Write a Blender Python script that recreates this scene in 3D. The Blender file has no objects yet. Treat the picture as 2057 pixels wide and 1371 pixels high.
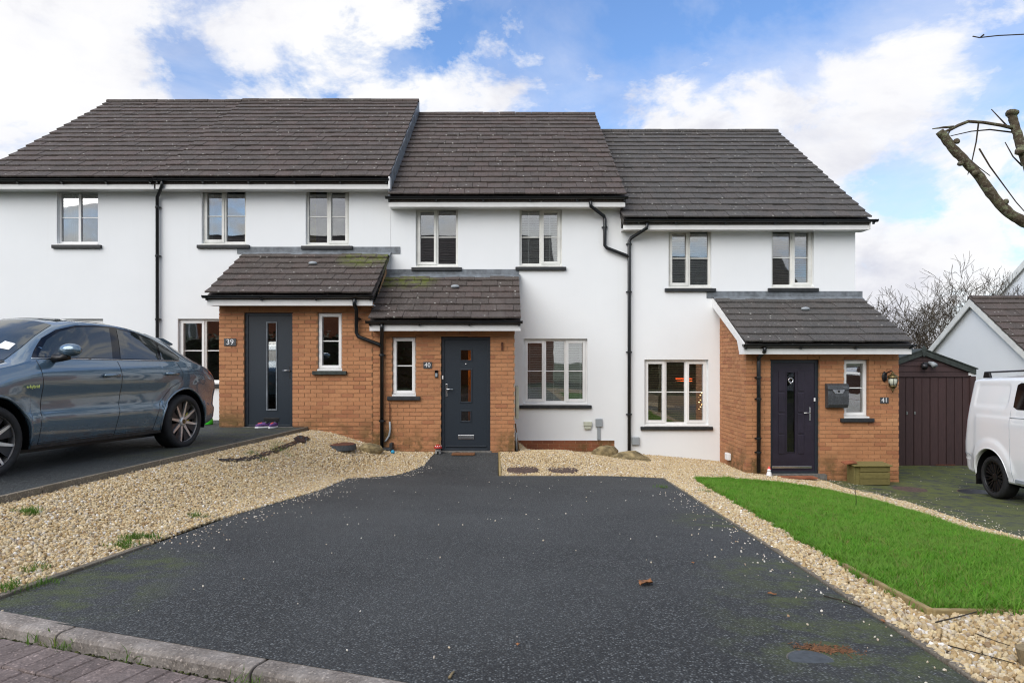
import bpy, bmesh, math, random
import numpy as np
from mathutils import Vector, Matrix, Euler
from mathutils.geometry import delaunay_2d_cdt
random.seed(7); np.random.seed(7)
R = math.radians
sc = bpy.context.scene
col = sc.collection

# ------------------------------------------------------------------ camera
F, PX, PY = 1371.0, 1012.0, 722.0          # focal length, vanishing point (photo pixels, 2057 x 1371)
cam_d = bpy.data.cameras.new('camera'); cam = bpy.data.objects.new('camera', cam_d); col.objects.link(cam)
cam_d.sensor_width = 36.0; cam_d.lens = 36.0 * F / 2057.0
cam_d.shift_x = (1028.5 - PX) / 2057.0; cam_d.shift_y = (PY - 685.5) / 2057.0
cam_d.clip_start = 0.05; cam_d.clip_end = 3000
cam.rotation_euler = (R(90), 0, 0)
sc.camera = cam

# ------------------------------------------------------------------ world, sun, exposure
SUN_EL, SUN_AZ = 40.0, 220.0               # azimuth from +Y clockwise: behind the camera, a little to the left
world = bpy.data.worlds.new('World'); sc.world = world; world.use_nodes = True
def build_world():
    nt = world.node_tree; N = nt.nodes; L = nt.links
    for n in list(N): N.remove(n)
    out = N.new('ShaderNodeOutputWorld'); bg = N.new('ShaderNodeBackground'); bg.inputs[1].default_value = 0.1
    sky = N.new('ShaderNodeTexSky'); sky.sky_type = 'NISHITA'; sky.sun_disc = False
    sky.sun_elevation = R(SUN_EL); sky.sun_rotation = R(SUN_AZ); sky.air_density = 1.3; sky.dust_density = 0.5; sky.ozone_density = 2.0
    tc = N.new('ShaderNodeTexCoord')
    mp = N.new('ShaderNodeMapping'); mp.inputs['Scale'].default_value = (1, 1, 1.7); mp.inputs['Location'].default_value = SKY_OFF
    L.new(tc.outputs['Generated'], mp.inputs['Vector'])
    def noise(scale, detail, rough, dist=0.0, vec=None):
        n = N.new('ShaderNodeTexNoise'); n.inputs['Scale'].default_value = scale; n.inputs['Detail'].default_value = detail
        n.inputs['Roughness'].default_value = rough; n.inputs['Distortion'].default_value = dist
        L.new(vec if vec else mp.outputs[0], n.inputs['Vector']); return n.outputs[0]
    def math_(op, a, b, clamp=False):
        m = N.new('ShaderNodeMath'); m.operation = op; m.use_clamp = clamp
        for i, v in enumerate((a, b)):
            if isinstance(v, (int, float)): m.inputs[i].default_value = v
            else: L.new(v, m.inputs[i])
        return m.outputs[0]
    def ramp(v, stops):
        r = N.new('ShaderNodeValToRGB'); L.new(v, r.inputs[0]); e = r.color_ramp.elements
        while len(e) < len(stops): e.new(0.5)
        for k, (p, c) in enumerate(stops): e[k].position = p; e[k].color = tuple(c) + (1,) if len(c) == 3 else c
        return r.outputs[0]
    def mix(f, a, b, t='RGBA', bt='MIX'):
        m = N.new('ShaderNodeMix'); m.data_type = t; m.blend_type = bt
        L.new(f, m.inputs[0]) if not isinstance(f, (int, float)) else setattr(m.inputs[0], 'default_value', f)
        for i, v in ((6, a), (7, b)):
            if isinstance(v, tuple): m.inputs[i].default_value = v + (1,)
            else: L.new(v, m.inputs[i])
        return m.outputs[2]
    # banks of cloud and gaps of blue: soft lobes by direction, broken up by noise that goes on all round the sky
    nd = N.new('ShaderNodeVectorMath'); nd.operation = 'NORMALIZE'; L.new(tc.outputs['Generated'], nd.inputs[0])
    acc = noise(1.5, 2, 0.45)
    acc = math_('MULTIPLY', math_('SUBTRACT', acc, 0.5), 0.9)
    for px, py, r, w in SKY_BANKS + [(None, 0, 1.1, .16)]:
        d = Vector(((px - PX) / F, 1.0, (PY - py) / F)).normalized() if px is not None else Vector((0, -1, .35)).normalized()   # more cloud over the road, as the panes mirror it
        v = N.new('ShaderNodeVectorMath'); v.operation = 'DISTANCE'; L.new(nd.outputs[0], v.inputs[0]); v.inputs[1].default_value = d
        k = N.new('ShaderNodeMapRange'); k.interpolation_type = 'SMOOTHSTEP'; L.new(v.outputs['Value'], k.inputs[0])
        k.inputs[1].default_value = 0.0; k.inputs[2].default_value = r; k.inputs[3].default_value = w; k.inputs[4].default_value = 0.0
        acc = math_('ADD', acc, k.outputs[0])
    fine = noise(6.5, 10, 0.62, 0.25); puff = noise(17.0, 6, 0.6, 0.1)
    f0 = math_('ADD', math_('MULTIPLY', math_('SUBTRACT', fine, 0.5), 1.05), math_('MULTIPLY', math_('SUBTRACT', puff, 0.5), 0.28))
    s = math_('ADD', math_('ADD', acc, f0), 0.5)
    mask = ramp(s, [(0.47, (0, 0, 0)), (0.53, (0.45,) * 3), (0.60, (0.93,) * 3), (0.70, (1, 1, 1))])
    mp2 = N.new('ShaderNodeMapping'); mp2.inputs['Location'].default_value = (SKY_OFF[0] + .02, SKY_OFF[1], SKY_OFF[2] + 0.09)
    mp2.inputs['Scale'].default_value = (1, 1, 1.7); L.new(tc.outputs['Generated'], mp2.inputs['Vector'])
    fine2 = noise(4.6, 8, 0.58, 0.3, mp2.outputs[0])
    shade = ramp(fine2, [(0.40, (1.0, 0.995, 0.985)), (0.54, (0.93, 0.93, 0.955)), (0.70, (0.66, 0.67, 0.76))])
    cl = mix(1.0, shade, (CLOUD_K,) * 3, bt='MULTIPLY')
    blue = mix(1.0, sky.outputs[0], SKY_TINT, bt='MULTIPLY')
    veil = ramp(math_('ADD', noise(2.3, 7, 0.62, 0.5), math_('MULTIPLY', acc, 0.5)), [(0.40, (0, 0, 0)), (0.75, (0.75,) * 3)])     # thin high cloud over the blue
    base = mix(veil, blue, mix(1.0, cl, (0.90, 0.92, 1.0), bt='MULTIPLY'))
    L.new(mix(mask, base, cl), bg.inputs[0]); L.new(bg.outputs[0], out.inputs[0])
SKY_BANKS = [(-60, 150, .46, .32), (620, 70, .18, .15), (760, 190, .14, .11), (900, 210, .10, .08), (1250, 50, .30, -.22), (1130, 130, .14, -.08), (330, 130, .12, -.06), (1470, 170, .12, .14), (1640, 230, .15, .13), (1830, 150, .15, .14), (1960, 380, .24, .12),
             (1610, 10, .17, -.22), (1790, 390, .08, -.16), (1030, 200, .06, .14), (1290, 245, .09, .13), (1150, 220, .05, .09), (2040, 120, .10, -.16), (1750, 560, .20, .18), (600, 240, .3, .06)]
SKY_OFF = (7.1, 11.4, 0.8); CLOUD_K = 4.8; SKY_TINT = (0.58, 0.71, 0.92)
build_world()
sd = bpy.data.lights.new('sun', 'SUN'); sd.energy = 1.5; sd.angle = R(60); sd.color = (1.0, 0.965, 0.92)
so = bpy.data.objects.new('sun', sd); col.objects.link(so)
_a, _e = R(SUN_AZ), R(SUN_EL)
_s = Vector((math.sin(_a) * math.cos(_e), math.cos(_a) * math.cos(_e), math.sin(_e)))
so.rotation_euler = _s.to_track_quat('Z', 'Y').to_euler(); so.location = (-6, -14, 20)
vs = sc.view_settings; sc.display_settings.display_device = 'sRGB'
vs.view_transform = 'Standard'; vs.look = 'None'; vs.gamma = 1.0; vs.use_curve_mapping = False; vs.exposure = 1.12
sc.render.engine = 'CYCLES'
try:
    sc.cycles.max_bounces = 8; sc.cycles.transparent_max_bounces = 12; sc.cycles.use_denoising = True; sc.cycles.denoising_prefilter = 'ACCURATE'; sc.cycles.filter_width = 1.15; sc.cycles.sample_clamp_indirect = 4.0; sc.cycles.sample_clamp_direct = 12.0
    sc.cycles.caustics_reflective = False; sc.cycles.caustics_refractive = False
except Exception: pass

# ------------------------------------------------------------------ materials
def srgb(r, g, b):
    f = lambda c: (c / 255 / 12.92) if c / 255 <= 0.04045 else ((c / 255 + 0.055) / 1.055) ** 2.4
    return (f(r), f(g), f(b))
class NT:
    def __init__(s, name):
        s.m = bpy.data.materials.new(name); s.m.use_nodes = True; s.t = s.m.node_tree; s.N = s.t.nodes; s.L = s.t.links
        s.p = s.N['Principled BSDF']; s.g = None
    def pos(s):
        if s.g is None: s.g = s.N.new('ShaderNodeNewGeometry')
        return s.g.outputs['Position']
    def scaled(s, k):
        m = s.N.new('ShaderNodeMapping'); m.inputs['Scale'].default_value = k; s.L.new(s.pos(), m.inputs[0]); return m.outputs[0]
    def noise(s, scale, detail=4, rough=.55, vec=None, dist=0):
        n = s.N.new('ShaderNodeTexNoise'); n.inputs['Scale'].default_value = scale; n.inputs['Detail'].default_value = detail
        n.inputs['Roughness'].default_value = rough; n.inputs['Distortion'].default_value = dist
        s.L.new(vec or s.pos(), n.inputs['Vector']); return n.outputs[0]
    def voro(s, scale, vec=None, feature='F1', out='Distance'):
        n = s.N.new('ShaderNodeTexVoronoi'); n.inputs['Scale'].default_value = scale; n.feature = feature
        s.L.new(vec or s.pos(), n.inputs['Vector']); return n.outputs[out]
    def math(s, op, a, b=0.0, clamp=False):
        m = s.N.new('ShaderNodeMath'); m.operation = op; m.use_clamp = clamp
        for i, v in enumerate((a, b)):
            if isinstance(v, (int, float)): m.inputs[i].default_value = v
            else: s.L.new(v, m.inputs[i])
        return m.outputs[0]
    def ramp(s, v, stops):
        r = s.N.new('ShaderNodeValToRGB'); s.L.new(v, r.inputs[0]); e = r.color_ramp.elements
        while len(e) < len(stops): e.new(0.5)
        for k, (p, c) in enumerate(stops):
            e[k].position = p; c = (c,) * 3 if isinstance(c, (int, float)) else c; e[k].color = tuple(c) + (1,)
        return r.outputs[0]
    def mix(s, f, a, b, bt='MIX'):
        m = s.N.new('ShaderNodeMix'); m.data_type = 'RGBA'; m.blend_type = bt
        if isinstance(f, (int, float)): m.inputs[0].default_value = f
        else: s.L.new(f, m.inputs[0])
        for i, v in ((6, a), (7, b)):
            if isinstance(v, (tuple, list)): m.inputs[i].default_value = tuple(v)[:3] + (1,)
            else: s.L.new(v, m.inputs[i])
        return m.outputs[2]
    def rnd(s):
        o = s.N.new('ShaderNodeObjectInfo')
        if s.g is None: s.pos()
        return s.math('FRACT', s.math('ADD', o.outputs['Random'], s.g.outputs['Random Per Island']))
    def bump(s, h, strength=.3, dist=.01):
        b = s.N.new('ShaderNodeBump'); b.inputs['Strength'].default_value = strength; b.inputs['Distance'].default_value = dist
        s.L.new(h, b.inputs['Height']); s.L.new(b.outputs[0], s.p.inputs['Normal'])
    def col(s, c):
        if isinstance(c, (tuple, list)): s.p.inputs['Base Color'].default_value = tuple(c)[:3] + (1,)
        else: s.L.new(c, s.p.inputs['Base Color'])
    def set(s, **k):
        for a, v in k.items():
            i = s.p.inputs[a.replace('_', ' ')]
            if isinstance(v, (int, float, tuple)): i.default_value = v
            else: s.L.new(v, i)
        return s.m
def near(s, pts, r):      # 1 near the listed world points, 0 further than r
    acc = None
    for p in pts:
        v = s.N.new('ShaderNodeVectorMath'); v.operation = 'DISTANCE'; s.L.new(s.pos(), v.inputs[0]); v.inputs[1].default_value = p
        k = s.math('SUBTRACT', 1.0, s.math('DIVIDE', v.outputs['Value'], r), True)
        acc = k if acc is None else s.math('MAXIMUM', acc, k)
    return acc
M = {}
def simple(name, c, rough=.5, metal=0.0, var=.12, vs_=6, bump=0, bs=80, rand=0.0, coat=0.0, spec=None):
    s = NT(name)
    c2 = tuple(max(0, x * (1 - var * 2)) for x in c); c1 = tuple(min(1, x * (1 + var)) for x in c)
    k = s.ramp(s.noise(vs_, 5, .6), [(.3, c2), (.7, c1)])
    if rand:
        r_ = s.ramp(s.rnd(), [(0, 1 - rand), (1, 1 + rand)]) if rand <= 0 else s.rnd()
        f = s.math('ADD', s.math('MULTIPLY', r_, rand * 2), 1 - rand)
        h = s.N.new('ShaderNodeVectorMath'); h.operation = 'SCALE'; s.L.new(k, h.inputs[0]); s.L.new(f, h.inputs['Scale']); k = h.outputs[0]
    s.col(k); s.set(Roughness=rough, Metallic=metal)
    if coat: s.set(Coat_Weight=coat, Coat_Roughness=.03)
    if spec is not None: s.set(**{'Specular IOR Level': spec})
    if bump: s.bump(s.noise(bs, 4, .6), bump, .004)
    M[name] = s.m; return s.m
def mat_render():
    s = NT('white_render')
    big = s.noise(.9, 5, .6); streak = s.noise(1.0, 4, .6, s.scaled((9, 9, .35)))
    c = s.mix(s.ramp(big, [(.35, 0), (.7, 1)]), (.815, .835, .845), (.785, .805, .815))
    c = s.mix(s.math('MULTIPLY', s.ramp(streak, [(.58, 0), (.80, 1)]), .05), c, (.52, .53, .48))
    s.col(c); s.set(Roughness=.85); s.bump(s.noise(160, 3, .6), .25, .003); M['render'] = s.m
def mat_brick(name, a, b, c_):
    s = NT(name); r = s.rnd()
    k = s.ramp(r, [(0, a), (.45, b), (.72, a), (.88, c_), (1, b)])
    k = s.mix(s.ramp(s.noise(26, 5, .65), [(.38, 0), (.80, .45)]), k, tuple(x * .66 for x in a))
    k = s.mix(s.ramp(s.noise(2.2, 4, .6), [(.40, 0), (.70, .5)]), k, tuple(x * .70 for x in b))
    k = s.mix(s.ramp(s.noise(150, 2, .5), [(.62, 0), (.75, .5)]), k, (.62, .50, .36))
    k = s.mix(s.math('MULTIPLY', s.ramp(s.noise(3.1, 6, .7), [(.42, 0), (.58, 1)]), s.ramp(near(s, STAINS, .75), [(0, 0), (.5, .9)])), k, (.12, .075, .022))
    s.col(k); s.set(Roughness=.88); s.bump(s.noise(70, 5, .65), .5, .006); M[name] = s.m
STAINS = [(-3.3, 12.8, -1.6), (-2.3, 12.8, -1.75), (-1.4, 12.8, -1.9), (.2, 12.8, -1.9), (4.6, 12.8, -2.3), (4.5, 13.5, -2.3), (6.2, 12.8, -2.4), (-5.2, 12.8, -1.5), (2, 14.36, -2.1)]
MOSS = [(-2.55, 14.1, 2.18), (-2.9, 13.95, 2.1), (-2.3, 14.1, 1.70), (-1.85, 14.05, 1.68), (-2.5, 19.2, 7.7), (2.3, 19.3, 7.3)]
def mat_tile(name, a, b, c_):
    s = NT(name); r = s.rnd()
    k = s.ramp(r, [(0, a), (.35, b), (.7, c_), (1, a)])
    k = s.mix(s.ramp(s.noise(1.1, 4, .6), [(.35, 0), (.7, .6)]), k, tuple(x * .66 for x in b))
    k = s.mix(s.ramp(s.noise(1.3, 5, .65, s.scaled((2.2, .6, .6))), [(.50, 0), (.72, .55)]), k, (.095, .075, .066))
    k = s.mix(s.ramp(s.noise(42, 5, .75), [(.44, 0), (.72, .8)]), k, (.175, .158, .140))
    k = s.mix(s.ramp(s.noise(34, 3, .7), [(.50, 0), (.64, .6)]), k, (.024, .022, .021))
    wv = s.math('ADD', s.voro(6.5), s.math('MULTIPLY', s.noise(40, 3, .6), .10))
    spot = s.ramp(wv, [(.135, .8), (.185, 0)]); gate = s.ramp(s.noise(1.6, 4, .7), [(.40, 0), (.54, 1)])
    k = s.mix(s.math('MULTIPLY', spot, gate), k, (.52, .51, .46))
    ms = s.math('MULTIPLY', s.ramp(s.noise(9, 6, .7), [(.42, 0), (.56, 1)]), s.ramp(near(s, MOSS, .60), [(.05, 0), (.55, 1)]))
    k = s.mix(s.math('MULTIPLY', ms, .85), k, (.110, .130, .018))
    s.col(k); s.set(Roughness=.82); s.bump(s.noise(90, 4, .65), .5, .006); M[name] = s.m
def mat_asphalt(name, moss_pts, moss_r, tint=(1, 1, 1), mossc=(.075, .095, .02), lo=.44):
    s = NT(name); t = tint
    n1 = s.voro(100, None, 'F1', 'Color'); sepc = s.N.new('ShaderNodeSeparateColor'); s.L.new(n1, sepc.inputs[0]); n1 = sepc.outputs[0]      # stone chips
    n2 = s.noise(60, 4, .7); d1 = s.voro(100)
    k = s.ramp(n1, [(.0, tuple(.012 * x for x in t)), (.40, tuple(.034 * x for x in t)), (.72, tuple(.080 * x for x in t)), (.90, tuple(.16 * x for x in t)), (1, tuple(.20 * x for x in t))])
    k = s.mix(s.ramp(d1, [(.30, 0), (.60, .9)]), k, tuple(.007 * x for x in t))
    k = s.mix(s.ramp(n2, [(.40, .0), (.68, .55)]), k, tuple(.026 * x for x in t))
    k = s.mix(s.ramp(s.noise(.55, 5, .6), [(.35, 0), (.7, .40)]), k, tuple(.075 * x for x in t))
    sp = s.ramp(s.voro(30), [(.07, 1), (.12, 0)]); gate = s.ramp(s.noise(9, 3, .7), [(.68, 0), (.74, 1)])
    k = s.mix(s.math('MULTIPLY', sp, gate), k, (.36, .34, .30))
    k = s.mix(s.ramp(s.noise(2.3, 6, .7, s.scaled((1, .45, 1)), .6), [(.50, 0), (.70, .35)]), k, tuple(.034 * x for x in t))
    if moss_pts:
        mk = s.math('MULTIPLY', s.ramp(s.noise(4.5, 7, .72), [(lo, 0), (lo + .16, .85)]), s.ramp(near(s, moss_pts, moss_r), [(.05, 0), (.6, 1)]))
        k = s.mix(s.math('MULTIPLY', mk, s.ramp(s.noise(120, 2, .6), [(.3, .45), (.6, 1)])), k, mossc)
    s.col(k); s.set(Roughness=.8); s.bump(s.math('ADD', s.math('SUBTRACT', 1.0, d1), s.math('MULTIPLY', n2, .8)), .7, .010); M[name] = s.m
def mat_glass(name, fac=.24, tint=(.93, .96, .95)):
    m = bpy.data.materials.new(name); m.use_nodes = True; N = m.node_tree.nodes; L = m.node_tree.links
    for n in list(N): N.remove(n)
    o = N.new('ShaderNodeOutputMaterial'); g = N.new('ShaderNodeBsdfGlossy'); g.inputs['Roughness'].default_value = .015
    t = N.new('ShaderNodeBsdfTransparent'); t.inputs[0].default_value = tint + (1,)
    fr = N.new('ShaderNodeFresnel'); fr.inputs[0].default_value = 1.5
    ma = N.new('ShaderNodeMath'); ma.operation = 'MULTIPLY_ADD'; ma.inputs[1].default_value = 1.0; ma.inputs[2].default_value = fac; ma.use_clamp = True
    nz = N.new('ShaderNodeTexNoise'); nz.inputs['Scale'].default_value = 1.6; ge = N.new('ShaderNodeNewGeometry'); L.new(ge.outputs['Position'], nz.inputs['Vector'])
    bp = N.new('ShaderNodeBump'); bp.inputs['Strength'].default_value = .05; bp.inputs['Distance'].default_value = .02
    L.new(nz.outputs[0], bp.inputs['Height']); L.new(bp.outputs[0], g.inputs['Normal'])
    mx = N.new('ShaderNodeMixShader'); L.new(fr.outputs[0], ma.inputs[0]); L.new(ma.outputs[0], mx.inputs[0]); L.new(t.outputs[0], mx.inputs[1]); L.new(g.outputs[0], mx.inputs[2])
    L.new(mx.outputs[0], o.inputs[0]); M[name] = m
def mat_emit(name, c, st):
    s = NT(name); s.col(c); s.p.inputs['Emission Color'].default_value = c + (1,); s.p.inputs['Emission Strength'].default_value = st; M[name] = s.m
def mat_carpaint(name, c, dirt):
    s = NT(name); fl = s.noise(900, 1, .5)
    k = s.mix(s.ramp(fl, [(.4, 0), (.7, .35)]), c, tuple(min(1, x * 2.0) for x in c))
    if dirt is not None:                                  # mud thrown up along the sills
        sep = s.N.new('ShaderNodeSeparateXYZ'); tc = s.N.new('ShaderNodeTexCoord'); s.L.new(tc.outputs['Object'], sep.inputs[0])
        lo = s.math('SUBTRACT', 1.0, s.math('DIVIDE', s.math('SUBTRACT', sep.outputs[2], .27), .22), True)
        d = s.math('MULTIPLY', lo, s.ramp(s.noise(7, 7, .7, s.scaled((1, 1, 2.2))), [(.38, 0), (.62, 1)]))
        k = s.mix(d, k, dirt); s.set(Roughness=s.math('ADD', .24, s.math('MULTIPLY', d, .5)))
    else: s.set(Roughness=.35)
    s.col(k); s.set(Metallic=.5 if dirt is not None else 0.0, Coat_Weight=1.0, Coat_Roughness=.02, Coat_IOR=1.75); M[name] = s.m
def mat_wood(name, a, b, rough=.75, axis=(6, 6, .5), rand=.15, bump=.4):
    s = NT(name)
    k = s.ramp(s.noise(6, 6, .65, s.scaled(axis), 1.5), [(.3, a), (.7, b)])
    f = s.math('ADD', s.math('MULTIPLY', s.rnd(), rand * 2), 1 - rand)
    h = s.N.new('ShaderNodeVectorMath'); h.operation = 'SCALE'; s.L.new(k, h.inputs[0]); s.L.new(f, h.inputs['Scale'])
    s.col(h.outputs[0]); s.set(Roughness=rough); s.bump(s.noise(20, 5, .7, s.scaled(axis)), bump, .004); M[name] = s.m
def mat_gravel(name, stops):
    s = NT(name); o = s.N.new('ShaderNodeObjectInfo')
    k = s.ramp(o.outputs['Random'], stops)
    k = s.mix(s.ramp(s.noise(60, 3, .6), [(.4, 0), (.7, .35)]), k, (.20, .14, .07))
    s.col(k); s.set(Roughness=.8); M[name] = s.m
def mat_grass(name, a, b, c_):
    s = NT(name); o = s.N.new('ShaderNodeObjectInfo')
    k = s.ramp(o.outputs['Random'], [(0, a), (.5, b), (.84, c_), (.93, (.20, .20, .05)), (1, (.28, .23, .09))])
    k = s.mix(s.ramp(s.noise(1.7, 4, .6), [(.42, 0), (.66, .55)]), k, (.17, .30, .045))
    k = s.mix(s.ramp(s.noise(2.6, 5, .65), [(.54, 0), (.74, .35)]), k, (.05, .13, .018))
    k = s.mix(s.ramp(s.noise(.9, 5, .7), [(.60, 0), (.72, .4)]), k, (.24, .26, .07))
    s.col(k); s.set(Roughness=.55); s.p.inputs['Specular IOR Level'].default_value = .25
    tr = s.N.new('ShaderNodeBsdfTranslucent'); s.L.new(k, tr.inputs[0]); mx = s.N.new('ShaderNodeMixShader'); mx.inputs[0].default_value = .35
    s.L.new(s.p.outputs[0], mx.inputs[1]); s.L.new(tr.outputs[0], mx.inputs[2]); s.L.new(mx.outputs[0], s.N['Material Output'].inputs[0]); M[name] = s.m
def mat_bark(name, a, b, c_):
    s = NT(name)
    k = s.ramp(s.noise(9, 6, .7, s.scaled((1, 1, 2))), [(.3, a), (.52, b), (.7, c_)])
    if name == 'bark': k = s.mix(s.ramp(s.noise(30, 4, .7), [(.54, 0), (.66, .7)]), k, (.24, .24, .18))
    k = s.mix(s.ramp(s.noise(14, 5, .7, s.scaled((1, 1, 1.5))), [(.52, 0), (.60, .85)]), k, (.22, .24, .14)) if name == 'bark' else k
    s.col(k); s.set(Roughness=.9); s.bump(s.noise(30, 6, .75), 1.0, .02); M[name] = s.m

mat_render()
def mat_speckle(name, c, sc_=95, rand=.12, wear=(.5, .46, .42)):
    s = NT(name); v = s.voro(sc_, None, 'F1', 'Color'); q = s.N.new('ShaderNodeSeparateColor'); s.L.new(v, q.inputs[0])
    k = s.ramp(q.outputs[0], [(0, tuple(x * .35 for x in c)), (.3, tuple(x * .8 for x in c)), (.75, tuple(x * 1.1 for x in c)), (.92, tuple(x * 1.5 for x in c)), (1, tuple(min(.8, x * 3) for x in c))])
    k = s.mix(.45, k, c); k = s.mix(s.ramp(s.noise(7, 5, .65), [(.45, 0), (.75, .5)]), k, wear); k = s.mix(s.ramp(s.noise(4, 6, .7), [(.50, 0), (.72, .6)]), k, tuple(x * .5 for x in c))
    f = s.math('ADD', s.math('MULTIPLY', s.rnd(), rand * 2), 1 - rand); h = s.N.new('ShaderNodeVectorMath'); h.operation = 'SCALE'; s.L.new(k, h.inputs[0]); s.L.new(f, h.inputs['Scale'])
    s.col(h.outputs[0]); s.set(Roughness=.9); s.bump(s.math('ADD', s.noise(120, 3, .6), q.outputs[0]), .5, .006); M[name] = s.m
mat_brick('brick', (.50, .235, .108), (.45, .198, .088), (.34, .130, .062))
mat_brick('brick_red', (.34, .115, .050), (.28, .090, .040), (.22, .070, .034))
mat_tile('tile_brown', (.046, .033, .027), (.064, .046, .038), (.080, .050, .042))
mat_tile('tile_grey', (.052, .050, .048), (.064, .061, .058), (.066, .057, .053))
mat_asphalt('asphalt_drive', [(-2.4, 3.6, -1.27), (-2.5, 4.4, -1.3), (1.6, 3.4, -1.25), (1.5, 2.9, -1.2), (1.8, 4.2, -1.3), (2.1, 6.4, -1.5)], .7, (1.22, 1.29, 1.27))
mat_asphalt('asphalt_old', [(-4.6, 12.2, -1.25), (-4.5, 10.8, -1.25), (-4.3, 9.2, -1.25)], 1.3, (.95, 1.08, 1.08), (.060, .068, .026))
mat_asphalt('asphalt_moss', [(7.2, 10.6, -2.2), (8.3, 11.6, -2.2), (6.4, 9.2, -2.1), (7.6, 9.0, -2.1), (8.5, 13.6, -2.3), (5.8, 8.0, -2.0), (7, 12, -2.2)], 3.4, (1.0, 1.08, 1.06), (.125, .150, .020), .385)
simple('mortar', (.40, .235, .125), .95, var=.15, vs_=20, bump=.4)
simple('pvc', (.80, .80, .79), .35, var=.03)
simple('pvc_dirty', (.74, .74, .70), .45, var=.08, vs_=3)
simple('lead', (.17, .19, .21), .55, var=.25, vs_=7, bump=.3, bs=30)
simple('gutter', (.010, .012, .014), .28, var=.2)
simple('cill', (.020, .023, .026), .55, var=.3, vs_=15, bump=.2)
simple('anthracite', (.016, .024, .034), .42, var=.10, vs_=40, bump=.15, bs=220)
simple('aubergine', (.022, .017, .030), .40, var=.15, vs_=4, bump=.15, bs=220)
simple('black', (.006, .006, .007), .45)
simple('black_gloss', (.004, .004, .005), .08)
simple('rubber', (.016, .016, .017), .75, var=.25, vs_=30, bump=.4, bs=150)
simple('chrome', (.62, .63, .65), .22, 1.0)
simple('alloy', (.72, .70, .68), .35, .75)
simple('alloy_dark', (.055, .055, .06), .35, .6)
simple('alloy_black', (.014, .014, .015), .35, .3)
simple('plate', (.055, .060, .066), .5, var=.3, vs_=40)
simple('white_paint', (.82, .82, .82), .5, var=.02)
simple('concrete', (.17, .16, .145), .9, var=.3, vs_=14, bump=.7, bs=120, rand=.15)
mat_speckle('edging', (.185, .155, .115), 110, .15, (.16, .14, .08))
mat_speckle('kerb', (.20, .172, .148), 120)
mat_speckle('paver', (.155, .120, .108), 120, .2, (.24, .20, .185))
simple('soil', (.045, .036, .022), .95, var=.4, vs_=10, bump=.8, bs=60)
simple('gravel_base', (.15, .10, .045), .95, var=.35, vs_=60, bump=.8, bs=90)
simple('field', (.05, .07, .02), .95, var=.4, vs_=1)
simple('iron', (.115, .075, .060), .75, .2, var=.35, vs_=25, bump=.5, bs=60)
simple('rust', (.115, .040, .020), .85, .0, var=.3, vs_=30, bump=.5, bs=60)
simple('slate_cover', (.062, .070, .076), .6, var=.2, vs_=30, bump=.3)
simple('rock', (.26, .20, .10), .9, var=.4, vs_=9, bump=.9, bs=40)
simple('plastic_grey', (.30, .33, .35), .5, var=.06)
simple('plastic_cream', (.52, .54, .44), .5, var=.08)
simple('plastic_sheet', (.012, .015, .02), .35, var=.3, vs_=20, bump=.8, bs=25)
simple('cloth_white', (.62, .63, .64), .9, var=.1)
simple('blind_white', (.84, .86, .86), .6, var=.04)
simple('blind_brown', (.42, .33, .20), .6, var=.1)
simple('room_wall', (.20, .19, .18), .9)
simple('room_warm', (.45, .20, .07), .9)
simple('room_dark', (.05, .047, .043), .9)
simple('yellow_curtain', (.42, .34, .04), .9, var=.2, vs_=12)
simple('green_plastic', (.05, .62, .03), .4, var=.05)
simple('blue_ball', (.02, .30, .50), .4)
simple('red', (.45, .03, .02), .45)
simple('purple', (.14, .06, .22), .8, var=.3, vs_=60)
simple('coral', (.75, .10, .08), .7)
simple('terracotta', (.30, .10, .045), .85, var=.25)
simple('coir', (.19, .085, .035), .95, var=.3, vs_=50, bump=.8, bs=200)
simple('leafbrown', (.34, .15, .06), .85, var=.35, vs_=40)
simple('brass', (.16, .12, .05), .45, .7, var=.4, vs_=30)
simple('stone_grey', (.34, .33, .31), .85, var=.3, vs_=30)
simple('greenfelt', (.035, .045, .04), .7, var=.3, vs_=12, bump=.3)
simple('moss', (.050, .055, .016), .95, var=.5, vs_=40, bump=.9, bs=90)
simple('mosspale', (.085, .095, .022), .95, var=.4, vs_=40, bump=.9, bs=90)
simple('yellow_paint', (.6, .5, .02), .4)
simple('paper', (.8, .8, .8), .7, var=.02)
simple('taillight', (.30, .015, .02), .12, var=.05)
mat_wood('shed_wood', (.034, .017, .017), (.060, .030, .029), .7)
mat_wood('old_wood', (.105, .090, .025), (.20, .165, .055), .85, (1.2, 6, 6))
mat_wood('board', (.24, .17, .07), (.36, .27, .12), .8, (.6, .6, 6))
mat_wood('stick', (.09, .05, .02), (.18, .10, .045), .85)
mat_wood('stake', (.16, .12, .06), (.30, .23, .13), .85)
mat_glass('glass'); mat_glass('glass_door', .04, (.75, .72, .68)); mat_glass('glass_lamp', .05, (.9, .85, .6))
s_ = NT('car_glass'); s_.col((.022, .030, .030)); s_.set(Roughness=.02, IOR=1.85); M['car_glass'] = s_.m
s_ = NT('frosted'); s_.col((.30, .14, .12)); s_.set(Roughness=.25); M['frosted'] = s_.m
mat_carpaint('blue_metal', (.095, .155, .21), (.085, .062, .048))
mat_carpaint('van_white', (.86, .87, .87), None)
s_ = NT('van_glass'); s_.col((.008, .006, .007)); s_.set(Roughness=.06, IOR=1.4); M['van_glass'] = s_.m
mat_gravel('gravel', [(0, (.74, .64, .45)), (.15, (.56, .42, .21)), (.3, (.44, .38, .29)), (.42, (.66, .53, .30)), (.55, (.40, .26, .11)), (.68, (.70, .58, .38)), (.80, (.48, .34, .16)), (.90, (.26, .17, .09)), (1, (.88, .85, .78))])
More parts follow.
